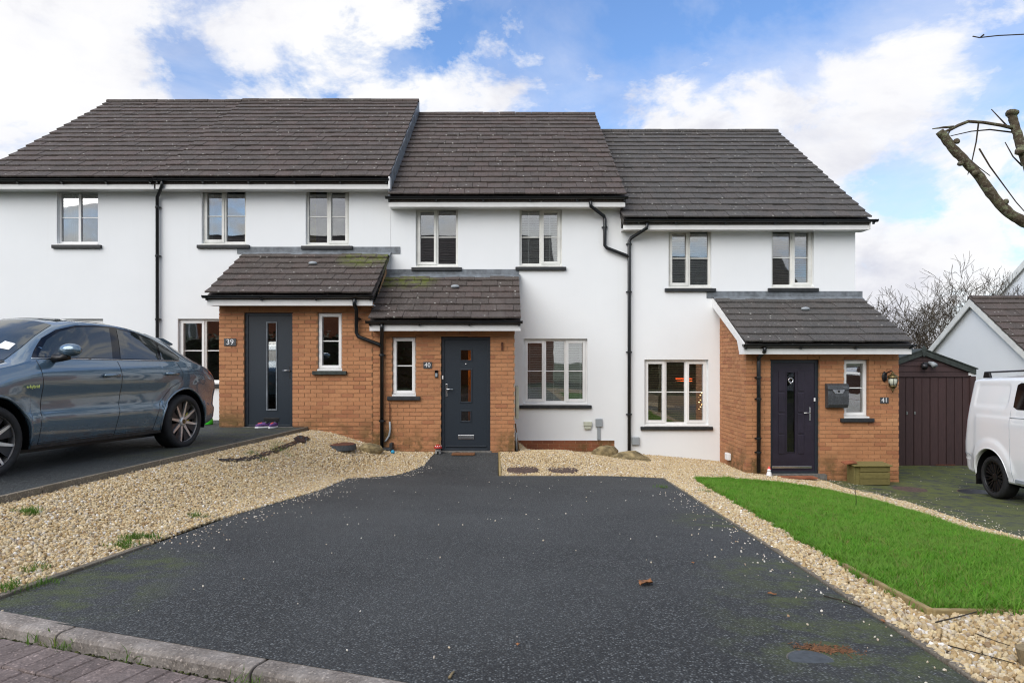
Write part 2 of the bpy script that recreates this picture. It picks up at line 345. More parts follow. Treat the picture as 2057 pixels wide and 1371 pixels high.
mat_gravel('loose_stone', [(0, (.80, .77, .70)), (.5, (.60, .50, .36)), (.8, (.75, .70, .62)), (1, (.35, .22, .12))])
mat_grass('grass', (.085, .255, .014), (.13, .33, .022), (.20, .38, .045))
mat_grass('weed', (.06, .15, .015), (.09, .19, .02), (.12, .22, .03))
mat_bark('bark', (.050, .032, .022), (.10, .075, .045), (.085, .085, .040))
mat_bark('bark_far', (.030, .022, .015), (.050, .038, .024), (.070, .058, .030))
mat_emit('bulb_warm', (1.0, .55, .2), 30.0); mat_emit('neon_red', (1.0, .10, .02), 2.6); mat_emit('string_light', (1.0, .62, .25), 5.0)

# ------------------------------------------------------------------ building helpers
WL = {}
def wl(o): return WL.get(o.name, Vector((0, 0, 0))) if o is not None else Vector((0, 0, 0))
def tag(o, label=None, cat=None, group=None, kind=None):
    if label: o['label'] = label
    if cat: o['category'] = cat
    if group: o['group'] = group
    if kind: o['kind'] = kind
    return o
def thing(name, label, cat, loc=(0, 0, 0), group=None):
    o = bpy.data.objects.new(name, None); col.objects.link(o); o.location = loc; o.empty_display_size = .2
    WL[o.name] = Vector(loc); return tag(o, label, cat, group)
def link(name, me, parent=None, loc=(0, 0, 0)):
    o = bpy.data.objects.new(name, me); col.objects.link(o)
    if parent is not None:
        o.parent = parent; o.location = Vector(loc) - wl(parent)
    else: o.location = loc
    WL[o.name] = Vector(loc); return o
class MB:
    def __init__(s): s.v = []; s.f = []
    def add(s, vs_, fs):
        b = len(s.v); s.v += [tuple(p) for p in vs_]; s.f += [tuple(i + b for i in f) for f in fs]; return s
    def box(s, x0, x1, y0, y1, z0, z1):
        return s.add([(x0, y0, z0), (x1, y0, z0), (x1, y1, z0), (x0, y1, z0), (x0, y0, z1), (x1, y0, z1), (x1, y1, z1), (x0, y1, z1)],
                     [(0, 3, 2, 1), (4, 5, 6, 7), (0, 1, 5, 4), (1, 2, 6, 5), (2, 3, 7, 6), (3, 0, 4, 7)])
    def obox(s, p0, p1, w, h, up=(0, 0, 1)):       # bar from p0 to p1, w across, h along 'up'
        p0, p1 = Vector(p0), Vector(p1); d = (p1 - p0).normalized(); u = Vector(up); a = d.cross(u).normalized(); u = a.cross(d)
        a *= w / 2; u *= h / 2
        return s.add([p0 - a - u, p0 + a - u, p0 + a + u, p0 - a + u, p1 - a - u, p1 + a - u, p1 + a + u, p1 - a + u],
                     [(0, 3, 2, 1), (4, 5, 6, 7), (0, 1, 5, 4), (1, 2, 6, 5), (2, 3, 7, 6), (3, 0, 4, 7)])
    def prism(s, poly, fn0, fn1):                  # polygon (2d) swept from fn0(p) to fn1(p)
        n = len(poly)
        return s.add([fn0(p) for p in poly] + [fn1(p) for p in poly],
                     [tuple(range(n))[::-1], tuple(range(n, 2 * n))] + [(i, (i + 1) % n, n + (i + 1) % n, n + i) for i in range(n)])
    def tube(s, pts, r, n=10, cap=True):
        pts = [Vector(p) for p in pts]; k = len(pts); rs = r if isinstance(r, (list, tuple)) else [r] * k
        vs_, fs = [], []; a = None
        for i, p in enumerate(pts):
            d = (pts[min(i + 1, k - 1)] - pts[max(i - 1, 0)]).normalized()
            if a is None: a = d.orthogonal().normalized()
            else:
                a = a - d * a.dot(d); a = a.normalized() if a.length > 1e-6 else d.orthogonal().normalized()
            b = d.cross(a)
            for j in range(n):
                t = 2 * math.pi * j / n; vs_.append(p + (a * math.cos(t) + b * math.sin(t)) * rs[i])
        for i in range(k - 1):
            for j in range(n): fs.append((i * n + j, i * n + (j + 1) % n, (i + 1) * n + (j + 1) % n, (i + 1) * n + j))
        if cap: fs += [tuple(range(n))[::-1], tuple((k - 1) * n + j for j in range(n))]
        return s.add(vs_, fs)
    def lathe(s, prof, c=(0, 0, 0), n=24, axis='z', close=False):
        vs_, fs = [], []; c = Vector(c); k = len(prof)
        for (r, h) in prof:
            for j in range(n):
                t = 2 * math.pi * j / n; x, y = r * math.cos(t), r * math.sin(t)
                vs_.append(c + Vector({'z': (x, y, h), 'y': (x, h, y), 'x': (h, x, y)}[axis]))
        for i in range(k - 1 + (1 if close else 0)):
            i2 = (i + 1) % k
            for j in range(n): fs.append((i * n + j, i * n + (j + 1) % n, i2 * n + (j + 1) % n, i2 * n + j))
        if not close: fs += [tuple(range(n))[::-1], tuple((k - 1) * n + j for j in range(n))]
        return s.add(vs_, fs)
    def blob(s, c, r, seed=0, rough=.15, sub=2):
        bm = bmesh.new(); bmesh.ops.create_icosphere(bm, subdivisions=sub, radius=1.0); rg = random.Random(seed)
        ph = [(Vector((rg.uniform(-1, 1), rg.uniform(-1, 1), rg.uniform(-1, 1))).normalized(), rg.uniform(.3, 1)) for _ in range(9)]
        vs_ = []
        for v in bm.verts:
            k = 1.0
            for d, a in ph: k += rough * a * max(0, v.co.dot(d)) ** 3 - rough * .5 * a * max(0, -v.co.dot(d)) ** 2
            vs_.append((c[0] + v.co.x * r[0] * k, c[1] + v.co.y * r[1] * k, c[2] + v.co.z * r[2] * k))
        bm.verts.index_update(); fs = [tuple(v.index for v in f.verts) for f in bm.faces]; bm.free(); return s.add(vs_, fs)
    def mesh(s, name, m=None, smooth=False):
        me = bpy.data.meshes.new(name); me.from_pydata(s.v, [], s.f); me.update()
        bm = bmesh.new(); bm.from_mesh(me); bmesh.ops.recalc_face_normals(bm, faces=bm.faces); bm.to_mesh(me); bm.free()
        if smooth: me.polygons.foreach_set('use_smooth', [True] * len(me.polygons))
        if m: me.materials.append(M[m] if isinstance(m, str) else m)
        return me
    def build(s, name, m, parent=None, smooth=False, base=None, bevel=0):
        # coordinates are world coordinates (or the local ones of a thing that is placed later)
        base = Vector(base) if base is not None else (wl(parent) if parent is not None else Vector((0, 0, 0)))
        s.v = [tuple(Vector(p) - base) for p in s.v]
        o = link(name, s.mesh(name, m, smooth), parent, base)
        if bevel:
            b = o.modifiers.new('b', 'BEVEL'); b.width = bevel; b.segments = 2; b.limit_method = 'ANGLE'; b.angle_limit = R(40)
        return o
def solo(mb, name, m, label, cat, base, smooth=False, group=None, bevel=0):   # a thing that is one mesh
    return tag(mb.build(name, m, None, smooth, base, bevel), label, cat, group)
def text(s, name, size, loc, m, parent, depth=.004, rot=(R(90), 0, 0), align='CENTER'):
    cu = bpy.data.curves.new(name, 'FONT'); cu.body = s; cu.size = size; cu.align_x = align; cu.align_y = 'CENTER'; cu.extrude = depth; cu.resolution_u = 3
    t = bpy.data.objects.new(name, cu); col.objects.link(t)
    dg = bpy.context.evaluated_depsgraph_get(); me = bpy.data.meshes.new_from_object(t.evaluated_get(dg)); bpy.data.objects.remove(t)
    me.materials.clear(); me.materials.append(M[m]); o = link(name, me, parent, loc); o.rotation_euler = rot; return o

# ------------------------------------------------------------------ photo pixels to metres
def sm(a, b, x):
    t = min(1, max(0, (x - a) / (b - a))); return t * t * (3 - 2 * t)
def base_h(Y): return float(np.interp(Y, [-40, 0, 2.2, 11, 11.7, 14.4, 40], [-1.10, -1.12, -1.155, -1.90, -1.92, -1.95, -2.1]))
def left_h(Y): return float(np.interp(Y, [-40, 0, 2.5, 5.8, 6.8, 12.8, 40], [-1.05, -1.08, -1.12, -1.175, -1.185, -1.27, -1.3]))
def edgeX(Y): return float(np.interp(Y, [2, 5.83, 12.4, 12.8], [-4.60, -4.30, -3.73, -3.66]))
def H(X, Y):
    z = base_h(Y) + .19 * sm(11.2, 12.75, Y) * (1 - sm(1.0, 2.3, X)) * (1 - sm(13.0, 14.2, Y) * sm(.3, .6, X))
    z -= .36 * sm(1.5, 7.2, X)
    xs = -2.66 + .9 * sm(10.6, 12.6, Y)
    e = edgeX(Y) + .02
    if X < e: return left_h(Y)
    return z + (left_h(Y) - .065 * sm(3.6, 5.2, Y) - z) * sm(xs, e + .02, X)
def G(px, py, fn=H, dz=0.0):                       # where the sight line through a photo pixel meets the ground
    dx, dz_ = (px - PX) / F, -(py - PY) / F
    y = 1.5
    while y < 60:
        if dz_ * y <= fn(dx * y, y) + dz: break
        y += .02
    return (dx * y, y)
def PX_(px, Y): return (px - PX) * Y / F
def PZ_(py, Y): return (PY - py) * Y / F
YM, YP = 14.36, 12.80                              # main wall plane, porch wall plane

def inpoly(P, poly):
    x, y = P[:, 0], P[:, 1]; c = np.zeros(len(P), bool); n = len(poly)
    for i in range(n):
        x0, y0 = poly[i]; x1, y1 = poly[(i + 1) % n]
        if y0 == y1: continue
        c ^= ((y0 > y) != (y1 > y)) & (x < (x1 - x0) * (y - y0) / (y1 - y0) + x0)
    return c
def dens(poly, step):
    out = []
    for i in range(len(poly)):
        a, b = Vector(poly[i]), Vector(poly[(i + 1) % len(poly)]); k = max(1, int((b - a).length / step))
        out += [tuple(a + (b - a) * (t / k)) for t in range(k)]
    return out
def tri(poly, step):                               # polygon filled with triangles of about 'step'
    e = dens(poly, step); P = np.array(e); x0, y0 = P.min(0); x1, y1 = P.max(0)
    gx, gy = np.meshgrid(np.arange(x0 + step / 2, x1, step), np.arange(y0 + step / 2, y1, step)); g = np.stack([gx.ravel(), gy.ravel()], 1)
    g = g[inpoly(g, e)]; n = len(e)
    pts = [Vector(p) for p in e] + [Vector(p) for p in g]
    v, _, f, *_ = delaunay_2d_cdt(pts, [], [list(range(n))], 1, 1e-5)
    return v, f
def sheet(name, poly, dz, m, label=None, cat=None, kind='structure', step=.25, fn=H, skirt=0.0):
    v, f = tri(poly, step); mb = MB(); mb.add([(p[0], p[1], fn(p[0], p[1]) + dz) for p in v], f)
    me = mb.mesh(name, m, True)
    for p in me.polygons:
        pass
    o = link(name, me); tag(o, label, cat, None, kind)
    if o.data.polygons and o.data.polygons[0].normal.z < 0: o.data.flip_normals()
    return o
def scatter(name, pts, srcs, smin, smax, parent=None, label=None, kind='stuff', tilt=math.pi, cat=None):
    c = bpy.data.collections.new(name + '_source')
    for o in srcs: c.objects.link(o)
    me = bpy.data.meshes.new(name); me.from_pydata([tuple(p) for p in pts], [], []); o = link(name, me, parent); tag(o, label, cat, None, kind)
    g = bpy.data.node_groups.new(name, 'GeometryNodeTree'); g.interface.new_socket('Geometry', in_out='INPUT', socket_type='NodeSocketGeometry'); g.interface.new_socket('Geometry', in_out='OUTPUT', socket_type='NodeSocketGeometry')
    N, L = g.nodes, g.links; i = N.new('NodeGroupInput'); ou = N.new('NodeGroupOutput'); ip = N.new('GeometryNodeInstanceOnPoints')
    ci = N.new('GeometryNodeCollectionInfo'); ci.inputs[0].default_value = c; ci.inputs['Separate Children'].default_value = True; ci.inputs['Reset Children'].default_value = True
    rv = N.new('FunctionNodeRandomValue'); rv.data_type = 'FLOAT_VECTOR'; rv.inputs[0].default_value = (-tilt, -tilt, -math.pi); rv.inputs[1].default_value = (tilt, tilt, math.pi)
    rs = N.new('FunctionNodeRandomValue'); rs.data_type = 'FLOAT'; rs.inputs[2].default_value = smin; rs.inputs[3].default_value = smax; rs.inputs['Seed'].default_value = 5
    L.new(i.outputs[0], ip.inputs['Points']); L.new(ci.outputs[0], ip.inputs['Instance']); ip.inputs['Pick Instance'].default_value = True
    L.new(rv.outputs[0], ip.inputs['Rotation']); L.new([q for q in rs.outputs if q.enabled][0], ip.inputs['Scale']); L.new(ip.outputs[0], ou.inputs[0])
    md = o.modifiers.new('scatter', 'NODES'); md.node_group = g
    return o
def src(mb, name, m, smooth=False): return bpy.data.objects.new(name, mb.mesh(name, m, smooth))
def rand_in(poly, n, jit=None):
    P = np.array(poly); lo, hi = P.min(0), P.max(0); out = np.zeros((0, 2))
    while len(out) < n:
        q = np.random.rand(n * 2, 2) * (hi - lo) + lo; out = np.concatenate([out, q[inpoly(q, poly)]])
    return out[:n]
def area(poly):
    P = np.array(poly); x, y = P[:, 0], P[:, 1]; return abs(np.dot(x, np.roll(y, -1)) - np.dot(y, np.roll(x, -1))) / 2

# ================================================================== THE GROUND
def kerbY(X): return 3.36 - .4093 * (X + 2.48)
KD = Vector((2.15, -.88)).normalized(); KN = Vector((KD.y, -KD.x))            # along the kerb, and towards the road
if KN.y > 0: KN = -KN
def driveR(Y): return 1.715 + (Y - 2.48) * .1009
lawn = [G(*p) for p in [(1395, 963), (1463, 964), (1566, 972), (1623, 980), (1680, 992), (1737, 1005), (1802, 1022), (1870, 1043), (1946, 1071), (2057, 1096), (2300, 1180), (2560, 1225),
                        (2560, 1242), (2057, 1240), (1870, 1239), (1782, 1192), (1695, 1143), (1661, 1122), (1604, 1088), (1543, 1050), (1482, 1015), (1430, 985)]]
strip = [G(*p) for p in [(1655, 966), (1700, 982), (1760, 994), (1820, 1009), (1885, 1030), (1960, 1057), (2057, 1082), (2300, 1160)]]
drive = [(-2.67, kerbY(-2.67)), (1.63, kerbY(1.63)), (2.59, 11.14), (-.09, 11.16), (-.11, 12.79), (-1.27, 12.79), (-1.38, 11.95), (-1.78, 11.3), (-2.66, 11.05)]
gleft = [(edgeX(4.16) + .035, 4.16), (-2.72, kerbY(-2.72) + .03), (-2.71, 5.0), (-2.72, 6.3), (-2.56, 7.8), (-2.44, 9.0), (-2.47, 10.8), (-1.78, 11.25), (-1.38, 11.9), (-1.27, 12.76), (-3.60, 12.78), (edgeX(12.3) + .035, 12.3), (edgeX(5.83) + .035, 5.83)]
gright = [(1.66, kerbY(1.66) + .03), (2.62, 11.17), (-.04, 11.19), (-.06, 12.77), (.28, 12.77), (.28, 14.34), (4.5, 14.34), (4.52, 12.77), (5.75, 12.77)] + strip + [(9, 4.0), (7, .5), (4, .2)]
moss_d = [(5.75, 12.775)] + [(7.44, 12.775), (7.44, 15.2), (12.5, 15.2), (13.5, 3), (10, 2)] + strip[::-1]
ldrive = [(edgeX(12.8), 12.79), (-5.3, 12.79), (-5.3, 14.3), (-14, 14.3), (-14, 8.2)] + [(x, kerbY(x)) for x in (-9, -6, -4.53)] + [(edgeX(5.83), 5.83), (edgeX(9), 9)]
def ground_sheet():
    xs = [-600, -250, -120, -60, -30] + list(np.arange(-16, 17, .8)) + [20, 26, 34, 60, 120, 250, 600]
    ys = [-400, -200, -90, -50, -30, -20, -12] + list(np.arange(-8, 17, .8)) + [20, 28, 40, 60, 120, 250, 500]
    v, f = [], []; n = len(xs)
    for y in ys:
        for x in xs:
            z = H(min(14, max(-14, x)), min(30, max(-12, y))) - .09
            if x > 8: z -= .5 * sm(9, 16, x) * sm(12, 17, y)
            if y < kerbY(x) + .3: z -= .12
            v.append((x, y, z))
    for j in range(len(ys) - 1):
        for i in range(n - 1): f.append((j * n + i, j * n + i + 1, (j + 1) * n + i + 1, (j + 1) * n + i))
    mb = MB(); mb.add(v, f); tag(mb.build('ground', 'field', None, True), kind='structure')
ground_sheet()
sheet('driveway', drive, .004, 'asphalt_drive', step=.2)
sheet('neighbouring_driveway', ldrive, .006, 'asphalt_old', step=.3, fn=lambda x, y: left_h(y))
sheet('mossy_driveway', moss_d, .004, 'asphalt_moss', step=.3)
sheet('gravel_bed_soil', gleft, -.006, 'gravel_base', step=.2)
sheet('gravel_border_soil', gright, -.008, 'gravel_base', step=.25)
sheet('lawn_soil', lawn, .012, 'soil', step=.2)
# road of block paving with a dropped kerb
def road_h(X, Y):
    k = KD * (Vector((X, Y)) - Vector((-2.48, 3.36))).dot(KD) + Vector((-2.48, 3.36)); return H(k.x, k.y) - .030
rp = [Vector((-2.48, 3.36)) + KD * a + KN * b for a, b in ((-9, .10), (9, .10), (9, 6), (-9, 6))]
road = sheet('road', [tuple(p) for p in rp], -.030, 'soil', step=.4, fn=road_h)
kb = link('kerb', None) if False else thing('kerb', 'dropped concrete kerb between the block road and the driveways', 'kerb', (0, 3, -1.2))
kb['kind'] = 'structure'; del kb['category']
prof = [(0, 0), (.088, 0), (.106, -.006), (.116, -.018), (.120, -.08), (0, -.08)]
J1 = Vector(G(160, 1256)); 
for i in range(-4, 6):
    a = J1 + KD * (i * 1.12 + .006); b = J1 + KD * ((i + 1) * 1.12 - .006); mb = MB(); za, zb = H(a.x, a.y) + .004, H(b.x, b.y) + .004
    mb.prism(prof, lambda p: (a.x + KN.x * p[0], a.y + KN.y * p[0], za + p[1]), lambda p: (b.x + KN.x * p[0], b.y + KN.y * p[0], zb + p[1]))
    mb.build('kerbstone', 'kerb', kb, bevel=.006)
pm = MB(); pm.box(0, .098, 0, .198, -.05, 0); pmesh = pm.mesh('paver', 'paver')
bmt = bmesh.new(); bmt.from_mesh(pmesh); bmesh.ops.bevel(bmt, geom=[e for e in bmt.edges if e.verts[0].co.z > -.01 and e.verts[1].co.z > -.01], offset=.006, segments=1, affect='EDGES'); bmt.to_mesh(pmesh); bmt.free()
rg = random.Random(3)
for row in range(6):
    for i in range(-22, 40):
        q = J1 + KD * (i * .104 + (row % 2) * .052 - 1.0) + KN * (.168 + row * .205)
        if not (q.x > -3.4 and q.x < 1.2): continue
        o = link('paver', pmesh, road, (q.x, q.y, road_h(q.x, q.y) + rg.uniform(-.003, .003)))
        o.rotation_euler = (rg.uniform(-.012, .012), rg.uniform(-.012, .012), math.atan2(KD.y, KD.x) + rg.uniform(-.01, .01)); o.scale = (1, -1, 1)
# concrete edgings
def edging(name, label, a, b, n, w, hgt, top, fn=H, m='edging', bev=.006, piece='edging_stone'):
    t = thing(name, label, 'edging', (a[0], a[1], fn(*a))); a, b = Vector(a), Vector(b)
    for i in range(n):
        p, q = a.lerp(b, (i + .004) / n), a.lerp(b, (i + .996) / n); zp, zq = fn(p.x, p.y) + top, fn(q.x, q.y) + top
        mb = MB(); j = random.uniform(-.006, .006); mb.obox((p.x + j, p.y, zp - hgt / 2), (q.x + j, q.y, zq - hgt / 2 + random.uniform(-.004, .004)), w, hgt); mb.build(piece, m, t, bevel=bev)
    return t
edging('concrete_edging', 'concrete edging holding the raised drive with the blue car above the gravel', (edgeX(12.75), 12.75), (edgeX(4.4), 4.4), 9, .045, .26, .016, lambda x, y: left_h(y))
edging('driveway_edging', 'thin concrete edging between gravel bank and driveway beside the kerb', (-2.70, 3.52), (-2.70, 5.15), 2, .05, .12, .022)
edging('border_edging', 'thin concrete edging along driveway beside the lawn gravel border', (driveR(1.75) + .03, 1.75), (driveR(11.13) + .03, 11.13), 10, .045, .12, .014)
edging('path_edging', 'short timber edging beside the front door path', (-.065, 11.18), (-.085, 12.74), 1, .04, .10, .022, m='board', piece='edging_board')
edging('top_edging', 'thin concrete edging where driveway meets gravel under the window', (-.04, 11.175), (2.60, 11.165), 3, .045, .10, .006)
lb = [G(1695, 1145), G(1782, 1194), G(1870, 1241)]
edging('lawn_board', 'timber edging board along the lawn corner', lb[0], lb[2], 2, .03, .13, .045, m='board', piece='edging_board')
edging('lawn_front_board', 'timber edging board across the near end of the lawn', lb[2], G(2540, 1242), 1, .03, .13, .045, m='board', piece='edging_board')

# gravel, loose stones, grass
def pebble(seed):
    rg = random.Random(seed); mb = MB(); mb.blob((0, 0, 0), (1.0, rg.uniform(.65, .9), rg.uniform(.45, .65)), seed, .28, 1); return mb
peb = [src(pebble(k), 'pebble', 'gravel', False) for k in range(6)]
peb2 = [src(pebble(k + 20), 'pebble', 'loose_stone', False) for k in range(4)]
def pts_on(poly, per, lo, hi, cut=(), fn=H):
    q = rand_in(poly, int(area(poly) * per))
    for c in cut: q = q[~inpoly(q, c)]
    return [(x, y, fn(x, y) + random.uniform(lo, hi)) for x, y in q]
def vis(q, m=1.75):                                 # keep what lies in or just outside the view
    x, y = q[0], q[1]; return y > .8 and abs(x / y) < .78 * m
lawn_in = [tuple(Vector(p) * .97 + Vector((4.2, 6)) * .03) for p in lawn]
gp = [p for p in pts_on(gleft, 5200, -.006, .016)]
scatter('gravel_bank', gp, peb, .006, .020, label='pale golden gravel sloping from the raised drive to the driveway')
gp = [p for p in pts_on(gright, 5200, -.006, .016, [lawn_in]) if vis(p)]
scatter('gravel_border', gp, peb, .006, .020, label='pale golden gravel bordering the lawn and under the windows')
# stones kicked out onto the asphalt, thick by the gravel and sparse in the middle
lp = []
def spill(line, n, w):
    for _ in range(n):
        i = random.randrange(len(line) - 1); a, b = Vector(line[i]), Vector(line[i + 1]); p = a.lerp(b, random.random()); d = (b - a).normalized(); nn = Vector((-d.y, d.x))
        k = abs(random.gauss(0, w)); p = p + nn * k; lp.append((p.x, p.y, H(p.x, p.y) + .008))
spill([(-2.44, 9.0), (-2.56, 7.8), (-2.72, 6.3), (-2.71, 5.0)][::1], 260, .26)
spill([(-1.38, 11.9), (-1.78, 11.25), (-2.47, 10.8), (-2.44, 9.0)], 200, .16)
spill([(driveR(4.5), 4.5), (driveR(9), 9.0)], 150, .22); spill([(driveR(2.2), 2.2), (driveR(4.5), 4.5)], 40, .2)
for _ in range(120):
    x, y = rand_in(drive, 1)[0]; lp.append((x, y, H(x, y) + .008))
scatter('loose_stones', [p for p in lp if inpoly(np.array([p[:2]]), drive)[0]], peb2, .0025, .0085, label='small loose pale stones strewn over the dark driveway')
lp2 = [(x, y, H(x, y) + .008) for x, y in rand_in(moss_d, 500) if random.random() < .9]
for i in range(len(strip) - 1):
    for _ in range(60):
        p = Vector(strip[i]).lerp(Vector(strip[i + 1]), random.random()) + Vector((abs(random.gauss(0, .25)), abs(random.gauss(0, .35)))); lp2.append((p.x, p.y, H(p.x, p.y) + .008))
scatter('drive_stones', lp2, peb2, .003, .009, label='small loose stones scattered on the mossy driveway')
def clump(seed, n, h, sp, lean):
    rg = random.Random(seed); mb = MB()
    for _ in range(n):
        a = rg.uniform(0, 6.28); x, y = rg.gauss(0, sp), rg.gauss(0, sp); hh = h * rg.uniform(.55, 1.15); le = rg.uniform(.2, 1) * lean; w = rg.uniform(.0016, .0028); d = Vector((math.cos(a), math.sin(a), 0)); s2 = Vector((-d.y, d.x, 0)) * w
        p = [Vector((x, y, 0)), Vector((x, y, hh * .55)) + d * le * .30 * hh, Vector((x, y, hh * .95)) + d * le * hh]
        mb.add([p[0] - s2, p[0] + s2, p[1] - s2 * .8, p[1] + s2 * .8, p[2]], [(0, 1, 3, 2), (2, 3, 4)])
    return mb
gr = [src(clump(k, 12, .047, .016, 1.1), 'tuft', 'grass') for k in range(6)]
rgl = random.Random(4); lawn_r = [(x + rgl.gauss(0, .018), y + rgl.gauss(0, .03)) for x, y in dens(lawn, .10)]
q = [p for p in pts_on(lawn_r, 2600, .008, .014) if vis(p)]
scatter('grass', q, gr, .7, 1.25, label='bright green short lawn grass', tilt=.25)
tt = [src(clump(60 + k, 10, .078, .014, 1.3), 'tuft', 'grass') for k in range(4)]
q = [p for p in pts_on(lawn_r, 170, .008, .014) if vis(p)]
scatter('long_grass', q, tt, .6, 1.15, label='longer blades standing up through the lawn', tilt=.5)
wd = [src(clump(40 + k, 14, .06, .03, 1.3), 'tuft', 'weed') for k in range(3)]
wp = []
for px, py, n, r_ in [(58, 1034, 22, .04), (280, 1085, 26, .05), (245, 1100, 18, .05), (85, 1180, 8, .05), (15, 1190, 14, .05), (560, 905, 24, .12), (520, 918, 14, .08), (75, 1150, 8, .04), (405, 1042, 8, .04), (1440, 985, 10, .05), (1420, 990, 8, .06), (1330, 980, 5, .05)]:
    c = G(px, py)
    for _ in range(n): x, y = c[0] + random.gauss(0, r_), c[1] + random.gauss(0, r_); wp.append((x, y, H(x, y) + .01))
for _ in range(9):
    p = J1 + KD * random.choice((.02, .5, 1.05, 1.1, 1.7)) + KD * random.gauss(0, .06) + KN * random.uniform(.125, .16)
    wp.append((p.x, p.y, road_h(p.x, p.y) - .012))
scatter('weeds', wp, wd, .5, 1.1, label='small green weeds in the gravel and along the kerb', tilt=.4)
mo = []
mb = MB(); mb.blob((0, 0, 0), (1, .8, .35), 3, .4, 1); mos = [src(mb, 'moss_lump', 'moss', True)]
mb = MB(); mb.blob((0, 0, 0), (1, .8, .3), 5, .4, 1); mos.append(src(mb, 'moss_lump', 'mosspale', True))
for _ in range(1500):
    p = J1 + KD * random.uniform(-2, 3.2) + KN * random.uniform(.120, .172); mo.append((p.x, p.y, road_h(p.x, p.y) - .026))
for _ in range(330):
    y = random.uniform(3.5, 5.2); x = -2.655 + abs(random.gauss(0, .022)); mo.append((x, y, H(x, y) + .002))
scatter('kerb_moss', mo, mos, .003, .010, label='dark green moss in the joint of the kerb', tilt=.3)

# ================================================================== THE TERRACE
def panel(mb, X0, X1, Z0, Z1, Y, ops, depth):       # wall face with openings and their reveals
    xs = sorted({X0, X1} | {v for o in ops for v in (o[0], o[1]) if X0 < v < X1}); zs = sorted({Z0, Z1} | {v for o in ops for v in (o[2], o[3]) if Z0 < v < Z1})
    for i in range(len(xs) - 1):
        for j in range(len(zs) - 1):
            cx, cz = (xs[i] + xs[i + 1]) / 2, (zs[j] + zs[j + 1]) / 2
            if any(o[0] < cx < o[1] and o[2] < cz < o[3] for o in ops): continue
            mb.add([(xs[i], Y, zs[j]), (xs[i + 1], Y, zs[j]), (xs[i + 1], Y, zs[j + 1]), (xs[i], Y, zs[j + 1])], [(0, 1, 2, 3)])
    for a, b, c, d in ops:
        for p in (((a, c), (a, d)), ((b, c), (b, d)), ((a, c), (b, c)), ((a, d), (b, d))):
            (x0, z0), (x1, z1) = p; mb.add([(x0, Y, z0), (x1, Y, z1), (x1, Y + depth, z1), (x0, Y + depth, z0)], [(0, 1, 2, 3)])
UB = MB(); UB.box(0, 1, 0, 1, 0, 1)
BRICK = {m: UB.mesh('brick', m) for m in ('brick', 'brick_red')}
def brick_rects(X0, X1, Z0, Z1, ops, off=0.0, top=None):
    C, Lm, J = .0765, .229, .011; out = []; r = 0; z = Z0
    while z < Z1 - .02:
        bands = sorted({z, min(z + C, Z1)} | {v for o in ops for v in (o[2], o[3]) if z + .014 < v < min(z + C, Z1) - .014})
        for za, zb in zip(bands, bands[1:]):
            mid = (za + zb) / 2; segs = [(X0, X1)]
            for o in ops:
                if o[2] < mid < o[3]:
                    ns = []
                    for a, b in segs:
                        if o[0] > a: ns.append((a, min(b, o[0])))
                        if o[1] < b: ns.append((max(a, o[1]), b))
                    segs = [g for g in ns if g[1] - g[0] > .01]
            for a, b in segs:
                x = X0 + off - (Lm / 2 if r % 2 else 0)
                while x < b:
                    p, q = max(x, a), min(x + Lm, b)
                    if q - p > .035 and (top is None or top(p, q, zb)):
                        out.append((p + (J / 2 if p > a else 0), q - (J / 2 if q < b else 0), za + J / 2, zb - J / 2))
                    x += Lm
        z += C; r += 1
    return out
def lay_bricks(parent, rects, Y, m='brick', depth=.10):
    for x0, x1, z0, z1 in rects:
        o = link('brick', BRICK[m], parent, (x0, Y + random.uniform(-.0015, .0025), z0)); o.scale = (x1 - x0, depth, z1 - z0)
TILE = {}
def tile_mesh(m, ln, t):
    k = (m, round(ln, 3))
    if k not in TILE:
        mb = MB(); mb.box(0, 1, 0, ln, 0, t); me = mb.mesh('roof_tile', m)
        b = bmesh.new(); b.from_mesh(me); bmesh.ops.bevel(b, geom=[e for e in b.edges if e.verts[0].co.y < .01 and e.verts[1].co.y < .01 and e.verts[0].co.z > t * .5 and e.verts[1].co.z > t * .5], offset=.005, segments=1, affect='EDGES'); b.to_mesh(me); b.free()
        TILE[k] = me
    return TILE[k]
